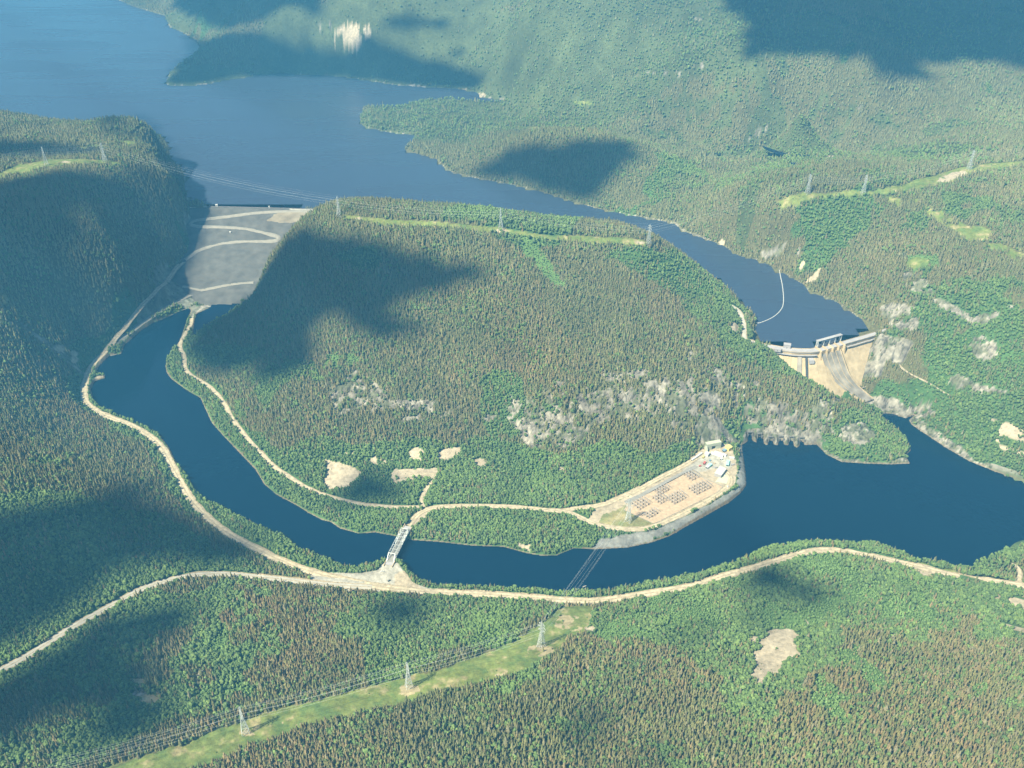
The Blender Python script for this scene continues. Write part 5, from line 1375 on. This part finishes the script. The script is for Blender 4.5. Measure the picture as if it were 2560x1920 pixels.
# the nearest 300 of each kind are trees of their own
inside = (pxs > 5) & (pxs < 2555) & (pys > 20) & (pys < 1915)
indiv = np.zeros(len(X), bool)
for b in (False, True):
    idx = np.nonzero((isb == b) & inside)[0]
    idx = idx[np.argsort(-(h[idx]/dep[idx]))][:300]
    indiv[idx] = True
    for n, i in enumerate(idx):
        me = (BRO if b else CON)[n % 6]
        o = bpy.data.objects.new('broadleaf_tree' if b else 'conifer_tree', me); COL.objects.link(o)
        o.location = (X[i], Y[i], Z[i]-.3); o.scale = (wd_[i], wd_[i], h[i]); o.rotation_euler = (0, 0, random.random()*6.28)
        o['tint'] = [float(c) for c in tint[i]]
        if b: tag(o, 'leafy green tree standing in the forest on the near side of the river', 'tree', 'leafy green trees of the near forest')
        else: tag(o, 'slender olive brown spruce standing in the forest on the near side of the river', 'tree', 'spruces of the near forest')
def forest(name, sel, coll, label, cat):
    n = int(sel.sum()); me = bpy.data.meshes.new(name)
    me.vertices.add(n); me.vertices.foreach_set('co', np.column_stack([X[sel], Y[sel], Z[sel]-.3]).astype(np.float32).ravel())
    a = me.attributes.new('tint', 'FLOAT_COLOR', 'POINT'); c = np.ones((n, 4), np.float32); c[:, :3] = tint[sel]; a.data.foreach_set('color', c.ravel())
    a = me.attributes.new('size', 'FLOAT_VECTOR', 'POINT'); a.data.foreach_set('vector', np.column_stack([wd_[sel], wd_[sel], h[sel]]).astype(np.float32).ravel())
    o = bpy.data.objects.new(name, me); COL.objects.link(o)
    ng = bpy.data.node_groups.new(name, 'GeometryNodeTree')
    ng.interface.new_socket('Geometry', in_out='INPUT', socket_type='NodeSocketGeometry'); ng.interface.new_socket('Geometry', in_out='OUTPUT', socket_type='NodeSocketGeometry')
    N = ng.nodes; gi = N.new('NodeGroupInput'); go = N.new('NodeGroupOutput'); ip = N.new('GeometryNodeInstanceOnPoints')
    ci = N.new('GeometryNodeCollectionInfo'); ci.inputs['Collection'].default_value = coll; ci.inputs['Separate Children'].default_value = True; ci.inputs['Reset Children'].default_value = True
    na = N.new('GeometryNodeInputNamedAttribute'); na.data_type = 'FLOAT_VECTOR'; na.inputs['Name'].default_value = 'size'
    rv = N.new('FunctionNodeRandomValue'); rv.data_type = 'FLOAT_VECTOR'; rv.inputs[0].default_value = (-.05, -.05, 0); rv.inputs[1].default_value = (.05, .05, 6.28)
    ri = N.new('FunctionNodeRandomValue'); ri.data_type = 'INT'; ri.inputs[4].default_value = 0; ri.inputs[5].default_value = 5
    lk = ng.links.new
    lk(gi.outputs[0], ip.inputs['Points']); lk(ci.outputs[0], ip.inputs['Instance']); ip.inputs['Pick Instance'].default_value = True
    lk(na.outputs['Attribute'], ip.inputs['Scale']); lk(rv.outputs[0], ip.inputs['Rotation']); lk(ri.outputs[2], ip.inputs['Instance Index'])
    lk(ip.outputs[0], go.inputs[0])
    md = o.modifiers.new('scatter', 'NODES'); md.node_group = ng
    tag(o, label, cat, kind='stuff')
    return n
nf = [forest('conifer_forest', (~isb) & (~indiv), LC, 'spruce forest covering the hillsides', 'forest'),
      forest('broadleaf_forest', isb & (~indiv), LB, 'light green leafy woods along the river and slopes', 'forest')]
print('trees', nf)
# ------------------------------------------------------------------ cumulus clouds high above the valley (out of the picture); their shade falls on the hills
M_CLOUD = simple('cloud_white', (.82, .83, .85), 1.0, .03, .01, spec=0.0)
CL_Z = 2700.0
def hull2(P):
    p = sorted(map(tuple, P)); out = []
    for seq in (p, p[::-1]):
        h = []
        for q in seq:
            while len(h) > 1 and (h[-1][0]-h[-2][0])*(q[1]-h[-2][1]) - (h[-1][1]-h[-2][1])*(q[0]-h[-2][0]) <= 0: h.pop()
            h.append(q)
        out += h[:-1]
    return np.array(out)
def cloud(pts, soft=26.0, grow=0.0, hull=False, st=None):
    P = np.array([land(*p) for p in pts])
    t = (CL_Z-P[:, 2])/SUNV[2]; Q = P[:, :2] + SUNV[None, :2]*t[:, None]
    if hull: Q = hull2(Q)
    ctr = Q.mean(0)
    ext = max(np.ptp(Q[:, 0]), np.ptp(Q[:, 1])); st = st or max(6.5, ext/170)
    xs = np.arange(Q[:, 0].min()-60, Q[:, 0].max()+60, st); ys = np.arange(Q[:, 1].min()-60, Q[:, 1].max()+60, st)
    gx_, gy_ = np.meshgrid(xs, ys); x = gx_.ravel(); y = gy_.ravel()
    sd = segdist(Q, x, y); sd = np.where(inpoly(Q, x, y), sd, -sd) + grow
    sd = sd + fbm(x, y, 130, 5, 51.0, .62)*soft*1.5
    sd = sd + fbm(x, y, 42, 3, 54.0, .75)*34*sstep(70, 15, np.abs(sd))
    th = np.clip(sd, 0, None); top = 0.75*th/(1+th/170)*(1+.4*fbm(x, y, 60, 4, 52.0)) + .5
    bot = -.12*np.clip(th, 0, 60)*(1+.5*fbm(x, y, 80, 3, 53.0))
    keep = sd > 0
    nr, nc = gx_.shape
    a = grid_mesh('cloud', np.stack([x-ctr[0], y-ctr[1], top], 1), nr, nc, M_CLOUD, keep=keep)
    # underside joined into the same mesh
    me = a.data; nv = len(me.vertices)
    import bmesh
    bm = bmesh.new(); bm.from_mesh(me)
    if len(bm.verts) == 0: bm.free(); bpy.data.objects.remove(a); return
    g = bmesh.ops.duplicate(bm, geom=list(bm.faces)+list(bm.edges)+list(bm.verts))
    for v in [e for e in g['geom'] if isinstance(e, bmesh.types.BMVert)]: v.co.z = -.18*min(v.co.z, 70)-.2
    bmesh.ops.reverse_faces(bm, faces=[e for e in g['geom'] if isinstance(e, bmesh.types.BMFace)])
    bm.to_mesh(me); bm.free()
    a.location = (ctr[0], ctr[1], CL_Z); a['kind'] = 'structure'
cloud([(760,565),(830,592),(925,602),(1041,648),(1157,654),(1227,671),(1238,700),(1157,717),(1110,740),(1060,745),(1000,760),(960,790),(1020,800),(1060,815),(1040,850),(960,855),(900,840),(860,800),(800,800),
  (780,850),(800,880),(740,926),(694,940),(520,925),(463,890),(455,820),(560,790),(613,752),(694,635)], 22)
cloud([(-260,480),(60,452),(200,440),(380,452),(410,450),(405,520),(400,600),(395,660),(370,700),(330,760),(270,800),(200,790),(150,770),(0,750),(-260,760)], 14, 22)
cloud([(120,470),(330,480),(380,560),(340,680),(250,730),(130,700),(80,600)], 10, 10, hull=True)
cloud([(-200,352),(60,355),(200,362),(300,372),(200,390),(0,395),(-200,400)], 14)
cloud([(250,305),(360,302),(410,330),(425,365),(330,350),(260,335)], 12)
cloud([(-200,1310),(120,1262),(350,1225),(463,1280),(640,1365),(700,1412),(560,1425),(400,1430),(250,1470),(120,1560),(0,1640),(-200,1680)], 24)
cloud([(-200,1760),(60,1640),(200,1560),(330,1520),(470,1500),(540,1530),(430,1590),(440,1700),(420,1770),(347,1840),(200,1800),(60,1860),(-200,1960)], 34, -4)
cloud(ell(930, 1225, 82, 38, 14), 14); cloud(ell(1010, 1530, 70, 22, 14), 14, 4)
cloud([(1850,1432),(1940,1412),(1990,1432),(2075,1480),(2085,1515),(2020,1515),(1960,1495),(1900,1475)], 14)
cloud(ell(1885, 1540, 42, 48, 14), 14); cloud(ell(1880,1480,40,40,12), 16, -2)
cloud(ell(1760, 1850, 130, 55, 16), 60, -26); cloud(ell(1480, 1835, 130, 46, 16), 60, -30); cloud(ell(1640, 1880, 60, 30, 12), 50, -16); cloud(ell(1745,1580,40,30,12), 16)
cloud([(1165,424),(1290,366),(1450,350),(1590,362),(1605,400),(1545,440),(1505,505),(1430,500),(1300,462),(1180,440)], 12, st=9)
cloud([(420,225),(470,92),(560,87),(700,97),(830,112),(870,116),(950,106),(1030,127),(1130,152),(1240,180),(1200,222),(1060,220),(850,200),(640,200),(560,212)], 24, st=14)
cloud([(430,20),(560,80),(640,62),(740,30),(810,36),(800,-40),(450,-40)], 24, st=14)
cloud(ell(1045, 58, 92, 22, 14), 20, st=10); cloud(ell(1130, 130, 38, 12, 12), 12, st=10)
cloud([(1740,-60),(1840,60),(1862,130),(1850,165),(1960,145),(2080,145),(2160,160),(2200,195),(2260,215),(2340,220),(2380,198),(2340,182),(2450,172),(2760,182),(2760,-80)], 40, st=24)
# ------------------------------------------------------------------ haze: one closed box round camera and ground
mb = MB(); mb.box(-47000, 47000, -47000, 47000, -45, 1015)
hz = mb.build('haze'); hz['kind'] = 'stuff'
m = bpy.data.materials.new('haze'); m.use_nodes = True; nt = m.node_tree; nt.nodes.clear()
out = nt.nodes.new('ShaderNodeOutputMaterial'); pv = nt.nodes.new('ShaderNodeVolumePrincipled')
pv.inputs['Color'].default_value = HAZE_COLOR; pv.inputs['Density'].default_value = HAZE_DENSITY; pv.inputs['Anisotropy'].default_value = 0.0
nt.links.new(pv.outputs[0], out.inputs['Volume'])
hz.data.materials.append(m)
